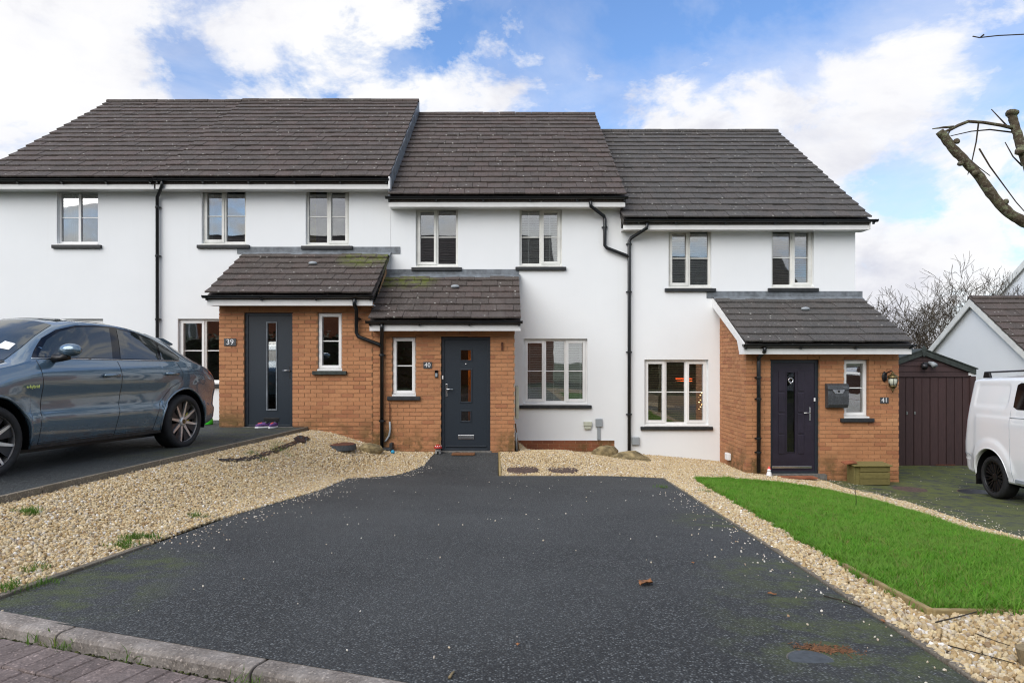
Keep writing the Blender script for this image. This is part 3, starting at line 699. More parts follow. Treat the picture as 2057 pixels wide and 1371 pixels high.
def lay_tiles(parent, X0, X1, Ye, Ze, Yr, Zr, rows, m, budget, w=.312, verge=None):
    pit = math.atan2(Zr - Ze, Yr - Ye); Ls = math.hypot(Zr - Ze, Yr - Ye); g = Ls / rows; t = .031; ln = g + .05; ang = pit - math.asin(t / g)
    n = Vector((0, -math.sin(pit), math.cos(pit))); d = Vector((0, math.cos(pit), math.sin(pit))); me = tile_mesh(m, ln, t); left = MB(); used = 0
    d2 = Vector((0, math.cos(ang), math.sin(ang))); n2 = Vector((0, -math.sin(ang), math.cos(ang)))
    for r in range(rows):
        x = X0 - (w / 2 if r % 2 else 0); o0 = Vector((0, Ye, Ze)) + d * (r * g) + n * t; full = used < budget
        while x < X1 - .01:
            a, b = max(x, X0), min(x + w, X1); x += w
            if b - a < .03: continue
            p = o0 + n * random.uniform(-.004, .005) + d * random.uniform(-.009, .009); p.x = a + .0015
            if full and used < budget + 20:
                o = link('roof_tile', me, parent, p); o.rotation_euler = (ang + random.uniform(-.006, .006), random.uniform(-.005, .005), 0); o.scale = (b - a - .007, 1, 1); used += 1
            else:
                q = p + Vector((b - a - .004, 0, 0)); vs_ = []
                for k in (p, q): vs_ += [k, k + d2 * ln, k + d2 * ln + n2 * t, k + n2 * t]
                left.add(vs_, [(0, 1, 2, 3), (4, 7, 6, 5), (0, 4, 5, 1), (3, 2, 6, 7), (0, 3, 7, 4), (1, 5, 6, 2)])
    if left.v: tag(left.build('upper_roof_tiles', m, parent), kind='stuff')
    return used
def gutter(parent, X0, X1, Y, Z, r=.050, brackets=.9):
    mb = MB(); pr = [(r * math.cos(t), r * math.sin(t)) for t in np.linspace(math.pi, 2 * math.pi, 10)]; pr = pr + [(p[0] * .90, p[1] * .90) for p in pr[::-1]]
    mb.prism(pr, lambda p: (X0, Y + p[0], Z + p[1]), lambda p: (X1, Y + p[0], Z + p[1]))
    for x in (X0, X1): 
        cp = [(r * 1.04 * math.cos(t), r * 1.04 * math.sin(t)) for t in np.linspace(math.pi, 2 * math.pi, 10)]
        mb.prism(cp, lambda p: (x - .006, Y + p[0], Z + .004 + p[1]), lambda p: (x + .006, Y + p[0], Z + .004 + p[1]))
    g = mb.build('gutter', 'gutter', parent)
    k = max(2, int((X1 - X0) / brackets)); 
    for i in range(k + 1):
        x = X0 + .06 + (X1 - X0 - .12) * i / k; b = MB(); pr2 = [((r + .007) * math.cos(t), (r + .007) * math.sin(t)) for t in np.linspace(math.pi, 2 * math.pi, 10)] + [((r + .001) * math.cos(t), (r + .001) * math.sin(t)) for t in np.linspace(2 * math.pi, math.pi, 10)]
        b.prism(pr2, lambda p: (x - .018, Y + p[0], Z + p[1]), lambda p: (x + .018, Y + p[0], Z + p[1])); b.box(x - .016, x + .016, Y + .012, Y + .06, Z - r - .035, Z - r + .012)
        b.build('gutter_bracket', 'gutter', g)
    return g
def downpipe(parent, pts, clips, Y, r=.036):
    # pts: (px, py, plane) in the photo, on the plane just in front of the wall
    P = [(PX_(a, c), c, PZ_(b, c)) for a, b, c in pts]; mb = MB(); mb.tube(P, r, 12); d = mb.build('downpipe', 'gutter', parent, True)
    for i in range(1, len(P) - 1): pass
    for a, b in clips:
        x, z = PX_(a, Y), PZ_(b, Y); c = MB(); c.lathe([(r + .007, -.022), (r + .009, 0), (r + .007, .022)], (x, Y, z), 12); c.box(x - .062, x + .062, Y + .02, Y + .05, z - .012, z + .012); c.build('pipe_clip', 'gutter', d)
    return d
def window(parent, x0, x1, z0, z1, Y, lights, recess=.075, bar=.5, fm='pvc', sill=True, glass='glass', ext=.085, sillm='cill', fw=.05, blind=None, curtain=None):
    yf = Y + recess; f = MB(); dep = .065; k = len(lights)
    f.box(x0, x0 + fw, yf, yf + dep, z0, z1); f.box(x1 - fw, x1, yf, yf + dep, z0, z1); f.box(x0 + fw, x1 - fw, yf, yf + dep, z1 - fw, z1); f.box(x0 + fw, x1 - fw, yf, yf + dep, z0, z0 + fw)
    iw = (x1 - x0 - 2 * fw); mw = .05; lw = (iw - mw * (k - 1)) / k; fr = []
    for i, kind in enumerate(lights):
        a = x0 + fw + i * (lw + mw); b = a + lw; c, d = z0 + fw, z1 - fw
        if i: f.box(a - mw, a, yf + .001, yf + dep - .001, c, d)
        if kind == 'o':                              # an opening sash: a second frame, set proud
            s2 = .042; e = .012; y0 = yf - .020
            f.box(a - e, a + s2, y0, yf + dep - .002, c - e, d + e); f.box(b - s2, b + e, y0, yf + dep - .002, c - e, d + e)
            f.box(a + s2, b - s2, y0 + .0005, yf + dep - .003, d - s2, d + e); f.box(a + s2, b - s2, y0 + .0005, yf + dep - .003, c - e, c + s2)
            a, b, c, d = a + s2, b - s2, c + s2, d - s2
        if bar: zb = c + (d - c) * bar; f.box(a, b, yf + .022, yf + .034, zb - .011, zb + .011)
        fr.append((a, b, c, d))
    f.box(x0 - .005, x1 + .005, Y - .012, yf + .02, z0 - .032, z0 - .001)      # white sub-cill
    w = f.build('window', fm, parent, bevel=.004)
    for a, b, c, d in fr:
        p = MB(); p.box(a - .004, b + .004, yf + .036, yf + .042, c - .004, d + .004); p.build('pane', glass, w)
    if sill:
        p = MB(); p.box(x0 - ext, x1 + ext, Y - .055, Y + .03, z0 - .105, z0 - .034); p.build('sill', sillm, w, bevel=.008)
    if blind:
        m, zlo, tape = blind; mb = MB(); z = z1 - .03; yb = yf + .09; g = -1 if z0 > .5 else 1
        while z > zlo:
            mb.add([(x0, yb - .017, z - g * .016), (x1, yb - .017, z - g * .016), (x1, yb + .017, z + g * .016), (x0, yb + .017, z + g * .016), (x0, yb - .017, z - g * .016 + .003), (x1, yb - .017, z - g * .016 + .003), (x1, yb + .017, z + g * .016 + .003), (x0, yb + .017, z + g * .016 + .003)],
                   [(0, 3, 2, 1), (4, 5, 6, 7), (0, 1, 5, 4), (1, 2, 6, 5), (2, 3, 7, 6), (3, 0, 4, 7)]); z -= .050
        for u in tape: xx = x0 + (x1 - x0) * u; mb.box(xx - .015, xx + .015, yb - .0275, yb - .0255, zlo, z1)
        mb.build('blind', m, w)
    if curtain:
        for (u0, u1, m) in curtain:
            mb = MB(); n = 40; xs = np.linspace(x0 + (x1 - x0) * u0, x0 + (x1 - x0) * u1, n); vv = []
            for i, x in enumerate(xs): yy = yf + .16 + .022 * math.sin(i * 1.15) + .01 * math.sin(i * .5); vv += [(x, yy, z0 - .02), (x, yy, z1)]
            mb.add(vv, [(2 * i, 2 * i + 2, 2 * i + 3, 2 * i + 1) for i in range(n - 1)]); mb.build('curtain', m, w, True)
    return w
def rect(px0, px1, py0, py1, Y): return (PX_(px0, Y), PX_(px1, Y), PZ_(py1, Y), PZ_(py0, Y))
YE, YR, RISE = 14.0, 18.85, 3.38
def house(name, label, X0, X1, Ze, zbase, ops, roofm, base, rx0=None, rx1=None, plinth=None, floorz=None):
    h = thing(name, label, 'house', base); rx0 = X0 if rx0 is None else rx0; rx1 = X1 if rx1 is None else rx1
    zt = Ze - .13; w = MB(); z0 = plinth if plinth is not None else zbase
    panel(w, X0, X1, z0, zt, YM, ops, .15)
    yb = 2 * YR - YM; Zr = Ze + RISE
    if plinth is not None: w.add([(X0, YM, z0), (X1, YM, z0), (X1, YM + .1, z0), (X0, YM + .1, z0)], [(0, 1, 2, 3)])
    for x in (X0 + .004, X1 - .0): w.add([(x, YM, zbase), (x, yb, zbase), (x, yb, zt), (x, YR, Zr - .30), (x, YM, zt)], [(0, 1, 2, 3, 4)])
    w.add([(X0, yb, zbase), (X1, yb, zbase), (X1, yb, zt), (X0, yb, zt)], [(0, 1, 2, 3)])
    w.build('wall', 'render', h)
    # rooms behind the windows
    fz = floorz; it = MB()
    for yy in (YM + 3.1,): it.add([(X0 + .02, yy, fz - .1), (X1 - .02, yy, fz - .1), (X1 - .02, yy, zt), (X0 + .02, yy, zt)], [(0, 1, 2, 3)])
    it.box(X0 + .02, X1 - .02, YM + .16, YM + 3.1, fz + 2.35, fz + 2.6); it.box(X0 + .02, X1 - .02, YM + .16, YM + 3.1, fz - .1, fz)
    it.box(X0 + .02, X1 - .02, YM + .16, YM + 3.1, zt - .02, zt + .03); it.box((X0 + X1) / 2 - .05, (X0 + X1) / 2 + .05, YM + .16, YM + 3.1, fz, zt - .03)
    it.build('interior', 'room_wall', h)
    # roof deck, soffit, fascia
    rf = MB(); pit = math.atan2(RISE, YR - YE); n = Vector((0, -math.sin(pit), math.cos(pit))) * -.03; ye2 = 2 * YR - YE
    A = [(YE + n.y + .02, Ze + n.z), (YR, Zr - .036), (ye2, Ze - .02), (ye2, Ze - .10), (YR, Zr - .13), (YE + .05, Ze - .12)]
    rf.prism(A, lambda p: (rx0 + .01, p[0], p[1]), lambda p: (rx1 - .01, p[0], p[1])); roof = rf.build('roof', roofm, h)
    fa = MB(); fa.box(rx0 + .02, rx1 - .02, YE + .055, YE + .08, Ze - .215, Ze - .03); fa.box(rx0 + .02, rx1 - .02, YE + .08, YM + .01, Ze - .205, Ze - .19); fa.build('fascia', 'pvc', h)
    return h, roof
def ridge(parent, X0, X1, Y, Z, m):
    n = max(1, round((X1 - X0) / .45)); L_ = (X1 - X0) / n; me = None
    for i in range(n):
        mb = MB(); pr = [(.125 * math.cos(t), .085 * math.sin(t)) for t in np.linspace(-.25, math.pi + .25, 9)]
        x = X0 + i * L_; mb.prism(pr, lambda p: (0.004, p[0], p[1]), lambda p: (L_ - .004, p[0], p[1]))
        if me is None: me = mb.mesh('ridge_tile', m)
        o = link('ridge_tile', me, parent, (x, Y, Z + random.uniform(-.004, .006))); o.rotation_euler = (0, random.uniform(-.008, .008), random.uniform(-.006, .006))
def porch_roof(h, X0, X1, Ze, Zt, m, flash_ext=(.08, .08), barge=None, rows=7, wallx=None):
    Ye = 12.45; pit = math.atan2(Zt - Ze, YM - Ye); rf = MB(); n = Vector((0, -math.sin(pit), math.cos(pit))) * -.03
    A = [(Ye + n.y + .02, Ze + n.z), (YM + .0, Zt - .035), (YM, Zt - .12), (Ye + .06, Ze - .11)]
    rf.prism(A, lambda p: (X0 + .01, p[0], p[1]), lambda p: (X1 - .01, p[0], p[1])); roof = rf.build('porch_roof', m, h)
    k = lay_tiles(roof, X0, X1, Ye, Ze, YM - .02, Zt - .01, rows, m, 150)
    fl = MB(); a = Vector((0, math.cos(pit), math.sin(pit))); nn = Vector((0, -math.sin(pit), math.cos(pit))); nseg = 3; Wd = X1 - X0
    for i in range(nseg):
        xa, xb = X0 - .01 + Wd * i / nseg, X0 + .01 + Wd * (i + 1) / nseg + .02; o = .036 + .004 * (i % 2)
        p0 = Vector((0, YM - .004, Zt)) + nn * o; p1 = p0 - a * .17
        fl.add([(xa, p1.y, p1.z), (xb, p1.y, p1.z), (xb, p0.y, p0.z), (xa, p0.y, p0.z), (xa, p1.y, p1.z + .006), (xb, p1.y, p1.z + .006), (xb, p0.y, p0.z + .006), (xa, p0.y, p0.z + .006)], [(0, 3, 2, 1), (4, 5, 6, 7), (0, 1, 5, 4), (1, 2, 6, 5), (2, 3, 7, 6), (3, 0, 4, 7)])
    fl.box(X0 - flash_ext[0], X1 + flash_ext[1], YM - .012, YM - .004, Zt + .005, Zt + .15)
    fl.build('lead_flashing', 'lead', h)
    fa = MB(); fa.box(X0 + .01, X1 - .01, Ye + .055, Ye + .08, Ze - .20, Ze - .035); fa.box(X0 + .01, X1 - .01, Ye + .08, YP + .0, Ze - .19, Ze - .175); fa.build('fascia', 'pvc', h)
    gutter(h, X0 - .04, X1 + .02, Ye - .01, Ze - .022)
    vm = MB(); c = Vector(((X0 + X1) / 2 + .1, 0, 0)); bp = Vector((c.x, Ye, Ze)) + a * 1.42 + nn * .075; vm.blob(bp, (.09, .05, .038), 2, .0, 2); vm.build('roof_vent', 'plastic_grey', roof, True)
    return roof, k
def porch_walls(h, X0, X1, zb, zt, ops, side=None, m='brick', reserve=300):
    core = MB(); ops2 = [(a - .006, b + .006, c - .006, d + .006) for a, b, c, d in ops]
    panel(core, X0 + .006, X1 - .006, zb, zt, YP + .009, ops2, .11)
    core.add([(X0 + .006, YP + .009, zb), (X0 + .006, YM, zb), (X0 + .006, YM, zt + .9), (X0 + .006, YP + .3, zt + .05), (X0 + .006, YP + .009, zt)], [(0, 1, 2, 3, 4)])
    core.add([(X1 - .006, YP + .009, zb), (X1 - .006, YM, zb), (X1 - .006, YM, zt + .9), (X1 - .006, YP + .3, zt + .05), (X1 - .006, YP + .009, zt)], [(0, 1, 2, 3, 4)])
    p = core.build('porch', 'mortar', h)
    rc = brick_rects(X0, X1, zb, zt, ops); lay_bricks(p, rc, YP, m)
    inn = MB()
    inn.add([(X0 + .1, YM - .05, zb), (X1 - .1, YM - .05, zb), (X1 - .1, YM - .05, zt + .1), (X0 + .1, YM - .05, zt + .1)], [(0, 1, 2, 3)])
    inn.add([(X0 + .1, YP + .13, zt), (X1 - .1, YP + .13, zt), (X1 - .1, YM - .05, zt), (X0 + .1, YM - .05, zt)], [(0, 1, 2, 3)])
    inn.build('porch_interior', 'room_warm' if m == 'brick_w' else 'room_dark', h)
    return p, len(rc)
def door_frame(h, x0, x1, z0, z1, m, Y=YP + .055):
    f = MB(); fw = .055; f.box(x0, x0 + fw, Y, Y + .07, z0, z1); f.box(x1 - fw, x1, Y, Y + .07, z0, z1); f.box(x0 + fw, x1 - fw, Y, Y + .07, z1 - fw, z1); f.box(x0 + fw, x1 - fw, Y, Y + .07, z0, z0 + .035)
    f.build('door_frame', m, h, bevel=.004); return (x0 + fw - .004, x1 - fw + .004, z0 + .03, z1 - fw + .004, Y + .018)
def leaf(h, x0, x1, z0, z1, Y, m, panes):             # the slab with real openings for its glass
    mb = MB(); panel(mb, x0, x1, z0, z1, Y, panes, .035); mb.add([(x0, Y + .035, z0), (x1, Y + .035, z0), (x1, Y + .035, z1), (x0, Y + .035, z1)], []) 
    for a, b in ((x0, x0), (x1, x1)): mb.add([(a, Y, z0), (a, Y + .035, z0), (a, Y + .035, z1), (a, Y, z1)], [(0, 1, 2, 3)])
    return mb.build('door', m, h)
def rim(mb, a, b, c, d, Y, w=.022, out=.014):
    for q in ((a - w, a, c - w, d + w), (b, b + w, c - w, d + w)): mb.box(q[0], q[1], Y - out, Y + .003, q[2], q[3])
    for q in ((a, b, c - w, c), (a, b, d, d + w)): mb.box(q[0], q[1], Y - out + .0005, Y + .003, q[2], q[3])

Z39, Z40, Z41 = PZ_(357, YE), PZ_(393, YE), PZ_(439, YE)
# ---- the pale end house at the left (upper window, raised drive)
o38 = [rect(114, 197, 382, 489, YM), rect(20, 207, 640, 768, YM)]
h38, r38 = house('end_house', 'white house at the end of the terrace behind the parked blue car', -10.75, -7.19, Z39 + .0, -1.7, o38, 'tile_brown', (-9, YM, -1.3), rx0=-10.92, rx1=-7.19, floorz=-1.22)
window(h38, *o38[0], YM, 'ff', curtain=[(.02, .40, 'cloth_white')]); window(h38, *o38[1], YM, 'ofo')
lay_tiles(r38, -10.92, -7.17, YE, Z39 - .012, YR, Z39 + RISE - .02, 18, 'tile_brown', 240); ridge(r38, -10.92, -7.2, YR, Z39 + RISE - .02, 'tile_brown'); gutter(h38, -10.95, -7.2, YE - .01, Z39 - .030)
# ---- number 39
o39 = [rect(405, 494, 376, 489, YM), rect(614, 701, 376, 491, YM), rect(357, 462, 640, 768, YM)]
h39, r39 = house('porch_house', 'white house with brick porch numbered 39 and dark door with one long pane', -7.19, -2.38, Z39, -1.7, o39, 'tile_brown', (-5, YM, -1.3), rx1=-2.34, floorz=-1.22)
window(h39, *o39[0], YM, 'of', curtain=[(.0, .16, 'cloth_white')], fm='pvc_dirty'); window(h39, *o39[1], YM, 'fo', curtain=[(.0, .17, 'yellow_curtain')], fm='pvc_dirty'); window(h39, *o39[2], YM, 'of')
pr39, k = porch_roof(h39, PX_(412, 12.45), PX_(748, 12.45), PZ_(591, 12.45), PZ_(510, YM), 'tile_brown', (.16, .22))
lay_tiles(r39, -7.19, -2.34, YE, Z39, YR, Z39 + RISE, 18, 'tile_brown', 300 - k - 16); ridge(r39, -7.19, -2.34, YR, Z39 + RISE, 'tile_brown'); gutter(h39, -7.18, -2.36, YE - .01, Z39 - .022)
d39 = rect(490, 587.5, 627, 857, YP); w39 = rect(638, 687, 628, 741, YP); PX39 = (PX_(440, YP), PX_(749, YP)); PT39 = PZ_(609, YP)
p39, nb39 = porch_walls(h39, PX39[0], PX39[1] - .004, -1.78, PT39, [d39, w39])
window(h39, *w39, YP, 'o', fw=.03, recess=.06, ext=.09, sillm='greenfelt')
lf = door_frame(h39, *d39, 'anthracite'); pn = rect(535, 552, 648, 822, YP); dr = leaf(h39, *lf[:4], lf[4], 'anthracite', [pn])
mb = MB(); rim(mb, *pn, lf[4]); mb.build('glazing_trim', 'lead', dr, bevel=.003); mb = MB(); mb.box(pn[0], pn[1], lf[4] + .02, lf[4] + .026, pn[2], pn[3]); mb.build('pane', 'glass', dr)
mb = MB(); q = rect(579, 584, 735, 759, YP); mb.box(q[0], q[1], lf[4] - .012, lf[4], q[2], q[3]); mb.build('handle_plate', 'black', dr, bevel=.004)
mb = MB(); zc = PZ_(744, YP); mb.tube([(q[0] + .02, lf[4] - .01, zc), (q[0] + .02, lf[4] - .05, zc), (q[0] - .12, lf[4] - .052, zc)], .010, 8); mb.build('handle', 'chrome', dr, True)
mb = MB(); q = rect(527, 558, 839, 846, YP); mb.box(q[0], q[1], lf[4] - .010, lf[4], q[2], q[3]); mb.build('letter_plate', 'black', dr, bevel=.004)
mb = MB(); mb.box(d39[0] - .02, d39[1] + .02, YP - .035, YP + .12, d39[2] - .06, d39[2] - .001); mb.build('doorstep', 'concrete', h39)
# the leaded step between the roofs of 39 and 40
def roof_step(h, X, Za, Zb, m='lead'):
    mb = MB(); n = 9
    for i in range(n):
        y0, y1 = YE + .03 + (YR - YE) * i / n, YE + .05 + (YR - YE) * (i + 1) / n; sl = RISE / (YR - YE); o = .008 + .006 * (i % 2)
        a0, a1 = Za + (y0 - YE) * sl, Za + (y1 - YE) * sl; b0, b1 = Zb + (y0 - YE) * sl, Zb + (y1 - YE) * sl
        mb.prism([(y0, b0 - .02), (y1, b1 - .02), (y1, a1 + .015), (y0, a0 + .015)], lambda p: (X - .03, p[0], p[1]), lambda p: (X + o, p[0], p[1]))
    mb.build('lead_upstand', m, h)
    mb = MB(); mb.box(X - .02, X + .012, YE - .03, YE + .15, Za - .235, Za + .02); mb.build('fascia_end', 'pvc', h)
roof_step(h39, -2.345, Z39, Z40)
# ---- number 40
o40 = [rect(835, 920, 416, 534, YM), rect(1043.5, 1129, 417, 533, YM), rect(1051.5, 1180, 680, 810, YM)]
zpl = PZ_(883, YM)
h40, r40 = house('middle_house', 'white house with brick porch numbered 40 and dark door with three small panes', -2.375, 2.47, Z40, -2.4, o40, 'tile_brown', (0, YM, -1.9), rx0=-2.39, rx1=2.52, plinth=zpl, floorz=-1.62)
window(h40, *o40[0], YM, 'of', fm='pvc_dirty'); window(h40, *o40[1], YM, 'fo', fm='pvc_dirty', blind=('blind_white', o40[1][2] + .02, (.22, .72)))
window(h40, *o40[2], YM, 'ofo', blind=('blind_white', o40[2][2] + .02, (.10, .48, .90)))
pr40, k = porch_roof(h40, PX_(740, 12.45), PX_(1047, 12.45), PZ_(642, 12.45), PZ_(555, YM), 'tile_brown', (-.01, .0))
lay_tiles(r40, -2.37, 2.52, YE, Z40, YR, Z40 + RISE, 18, 'tile_brown', 300 - k - 16); ridge(r40, -2.33, 2.52, YR, Z40 + RISE, 'tile_brown'); gutter(h40, -2.42, 2.54, YE - .01, Z40 - .022)
d40 = rect(886, 985, 676, 905, YP); w40 = rect(788, 835, 677, 792, YP)
p40, nb = porch_walls(h40, PX_(749, YP) + .004, PX_(1034, YP), -2.13, PZ_(660, YP), [d40, w40])
window(h40, *w40, YP, 'o', fw=.03, recess=.06, ext=.09)
mb = MB(); mb.box(.25, 2.33, YM + .014, YM + .1, -2.4, zpl - .001); pl = mb.build('plinth', 'mortar', h40); lay_bricks(pl, brick_rects(.25, 2.33, zpl - .004 - 6 * .0765, zpl - .004, []), YM + .006, 'brick_red', .06)
mb = MB(); mb.box(2.33, 2.47, YM, YM + .1, -2.4, zpl); mb.box(.22, 2.33, YM - .004, YM + .012, zpl - .012, zpl + .004); mb.build('wall_foot', 'render', h40)
lf = door_frame(h40, *d40, 'anthracite'); P3 = [rect(925.5, 945.5, 703, 723, YP), rect(925.5, 945.5, 743, 807, YP), rect(926.5, 944.5, 826.5, 845.5, YP)]
dr = leaf(h40, *lf[:4], lf[4], 'anthracite', P3)
for q in P3:
    mb = MB(); rim(mb, *q, lf[4], .025, .012); mb.build('glazing_trim', 'anthracite', dr, bevel=.004); mb = MB(); mb.box(q[0], q[1], lf[4] + .02, lf[4] + .026, q[2], q[3]); mb.build('pane', 'glass_door', dr)
mb = MB(); q = rect(894.5, 898.5, 771, 797, YP); mb.box(q[0], q[1], lf[4] - .012, lf[4], q[2], q[3]); mb.build('handle_plate', 'chrome', dr, bevel=.004)
mb = MB(); zc = PZ_(781.5, YP); mb.tube([(q[0] + .02, lf[4] - .01, zc), (q[0] + .02, lf[4] - .05, zc), (q[0] + .14, lf[4] - .052, zc)], .010, 8); mb.build('handle', 'chrome', dr, True)
mb = MB(); q = rect(920, 952, 874, 882.5, YP); mb.box(q[0], q[1], lf[4] - .012, lf[4], q[2], q[3]); mb.build('letter_plate', 'chrome', dr, bevel=.005)
mb = MB(); mb.lathe([(.012, 0), (.012, -.008), (.004, -.010)], (PX_(935.5, YP), lf[4], PZ_(731, YP)), 12, 'y'); mb.build('spyhole', 'chrome', dr)
mb = MB(); mb.box(lf[0] + .03, lf[1] - .03, lf[4] - .018, lf[4], lf[2] + .035, lf[2] + .06); mb.build('weather_bar', 'anthracite', dr, bevel=.004)
mb = MB(); mb.box(d40[0] - .01, d40[1] + .02, YP - .05, YP + .12, d40[2] - .10, d40[2] - .001); mb.build('doorstep', 'concrete', h40)
# hall behind the door, lit by its own lamp
hall = MB(); a, b = d40[0] - .1, d40[1] + .05
hall.add([(a + .56, YP + .9, d40[2]), (b, YP + .9, d40[2]), (b, YP + .9, d40[3] + .1), (a + .56, YP + .9, d40[3] + .1)], [(0, 1, 2, 3)]); hall.build('hall_wall', 'room_warm', h40)
lm = thing('hall_lamp', 'warm ceiling lamp glowing behind the panes of the door numbered 40', 'lamp', ((a + b) / 2, YP + .5, PZ_(665, YP)))
mb = MB(); mb.blob((PX_(905, YP), YP + .45, PZ_(742, YP)), (.06, .06, .06), 1, 0, 2); mb.build('bulb', 'bulb_warm', lm, True); mb = MB(); mb.tube([(PX_(905, YP), YP + .45, PZ_(738, YP)), (PX_(905, YP), YP + .45, PZ_(690, YP))], .02, 8); mb.build('lamp_holder', 'white_paint', lm)
# ---- number 41
o41 = [rect(1343, 1429, 459, 576, YM), rect(1550, 1635, 457, 575.5, YM), rect(1294.5, 1423, 722, 853, YM)]
h41, r41 = house('purple_door_house', 'white house with brick porch numbered 41 and dark purple panelled door', 2.47, 7.395, Z41, -2.7, o41, 'tile_grey', (5, YM, -2.2), rx0=2.44, rx1=7.55, floorz=-2.02)
window(h41, *o41[0], YM, 'of', fm='pvc_dirty', blind=('blind_white', o41[0][2] + .02, ())); window(h41, *o41[1], YM, 'fo', fm='pvc_dirty', blind=('blind_brown', o41[1][2] + .02, ()))
window(h41, *o41[2], YM, 'ofo', blind=('blind_brown', o41[2][2] + .02, ()))
pr41, k = porch_roof(h41, PX_(1497, 12.45), PX_(1836, 12.45), PZ_(689, 12.45), PZ_(599, YM), 'tile_grey', (.14, .06))
lay_tiles(r41, 2.44, 7.55, YE, Z41, YR, Z41 + RISE, 18, 'tile_grey', 300 - k - 17); ridge(r41, 2.5, 7.55, YR, Z41 + RISE, 'tile_grey'); gutter(h41, 2.46, 7.66, YE - .01, Z41 - .022)
d41 = rect(1548, 1646, 722.5, 951, YP); w41 = rect(1696, 1745.5, 722.5, 836, YP); X41 = (PX_(1499, YP), PX_(1806, YP))
p41, nb = porch_walls(h41, X41[0], X41[1], -2.62, PZ_(707, YP), [d41, w41])
window(h41, *w41, YP, 'o', fw=.03, recess=.085, ext=.08, glass='glass')
mb = MB(); mb.box(w41[0] + .05, w41[1] - .05, YP + .16, YP + .165, w41[2], w41[3]); mb.build('obscure_blind', 'frosted', h41)
# side wall bricks of the porch: too narrow in view to pick apart
sb = MB(); ty = lambda y: PZ_(689, 12.45) + (y - 12.45) * (PZ_(599, YM) - PZ_(689, 12.45)) / (YM - 12.45) - .13
for y0, y1, z0, z1 in brick_rects(YP + .004, YM, -2.62, 1.2, [], .115, lambda p, q, z: z < ty(p)): sb.box(X41[0] - random.uniform(.001, .004), X41[0] + .05, y0, y1, z0, z1)
tag(sb.build('side_bricks', 'brick', p41), kind='stuff')
mb = MB(); x = PX_(1497, 12.45) - .0; zt0, zt1 = PZ_(689, 12.45), PZ_(599, YM)        # white barge board on the left verge
mb.prism([(12.50, zt0 - .20), (12.72, zt0 - .20), (12.86, zt0 + .06), (YM - .01, zt1 - .19), (YM - .01, zt1 - .005), (12.50, zt0 + .005)], lambda p: (x - .012, p[0], p[1]), lambda p: (x + .012, p[0], p[1])); mb.build('barge_board', 'pvc', h41)
mb = MB(); mb.box(x + .012, X41[0] + .02, 12.52, 12.82, zt0 - .195, zt0 - .18); mb.build('soffit', 'pvc', h41)
mb = MB(); x = 7.55; mb.prism([(YE + .02, Z41 - .21), (YE + .34, Z41 - .21), (YR, Z41 + RISE - .25), (YR, Z41 + RISE - .05), (YE + .02, Z41 - .03)], lambda p: (x - .03, p[0], p[1]), lambda p: (x - .008, p[0], p[1])); mb.build('barge_board', 'pvc', h41)
mb = MB(); mb.box(7.39, 7.53, YE + .08, YE + .40, Z41 - .21, Z41 - .195); mb.build('soffit', 'pvc', h41)
lf = door_frame(h41, *d41, 'anthracite'); pn = rect(1584, 1600, 748, 909, YP); dr = leaf(h41, *lf[:4], lf[4], 'aubergine', [pn])
mb = MB(); rim(mb, *pn, lf[4], .016, .010); mb.build('glazing_trim', 'aubergine', dr, bevel=.004); mb = MB(); mb.box(pn[0], pn[1], lf[4] + .02, lf[4] + .026, pn[2], pn[3]); mb.build('pane', 'glass_door', dr)
for (a, b, c, d) in [(1567, 1579, 745, 786), (1567, 1579, 789, 828), (1567, 1579, 831, 871), (1567, 1579, 874, 912), (1606, 1618, 745, 786), (1606, 1618, 789, 828), (1606, 1618, 831, 871), (1606, 1618, 874, 912)]:
    mb = MB(); q = rect(a, b, c, d, YP); mb.box(q[0], q[1], lf[4] - .014, lf[4] + .001, q[2], q[3]); mb.build('door_panel', 'aubergine', dr, bevel=.008)
mb = MB(); q = rect(1628.5, 1631.5, 818, 845, YP); mb.box(q[0], q[1], lf[4] - .012, lf[4], q[2], q[3]); mb.build('handle_plate', 'chrome', dr, bevel=.004)
mb = MB(); zc = PZ_(829, YP); mb.tube([(q[0] + .015, lf[4] - .01, zc), (q[0] + .015, lf[4] - .05, zc), (q[0] - .12, lf[4] - .052, zc)], .010, 8); mb.build('handle', 'chrome', dr, True)
mb = MB(); c = (PX_(1591, YP), lf[4] - .012, PZ_(764, YP)); mb.lathe([(.030, -.010), (.048, -.012), (.055, -.004), (.048, .008), (.030, .006)], c, 20, 'y', True); mb.blob((c[0], c[1] - .006, c[2] - .055), (.014, .012, .018), 1, 0, 2); mb.build('knocker', 'chrome', dr, True)
mb = MB(); q = rect(1553, 1633, 936.5, 941, YP); mb.box(q[0], q[1], lf[4] - .02, lf[4], q[2], q[3]); mb.build('weather_bar', 'chrome', dr, bevel=.003)
mb = MB(); q = rect(1637, 1640, 799, 806, YP); mb.box(q[0], q[1], lf[4] - .035, lf[4] - .02, q[2], q[3]); mb.build('bell_push', 'white_paint', h41, bevel=.003)
mb = MB(); mb.box(d41[0] - .03, d41[1] + .10, YP - .09, YP + .12, d41[2] - .10, d41[2] - .001); mb.build('doorstep', 'concrete', h41)
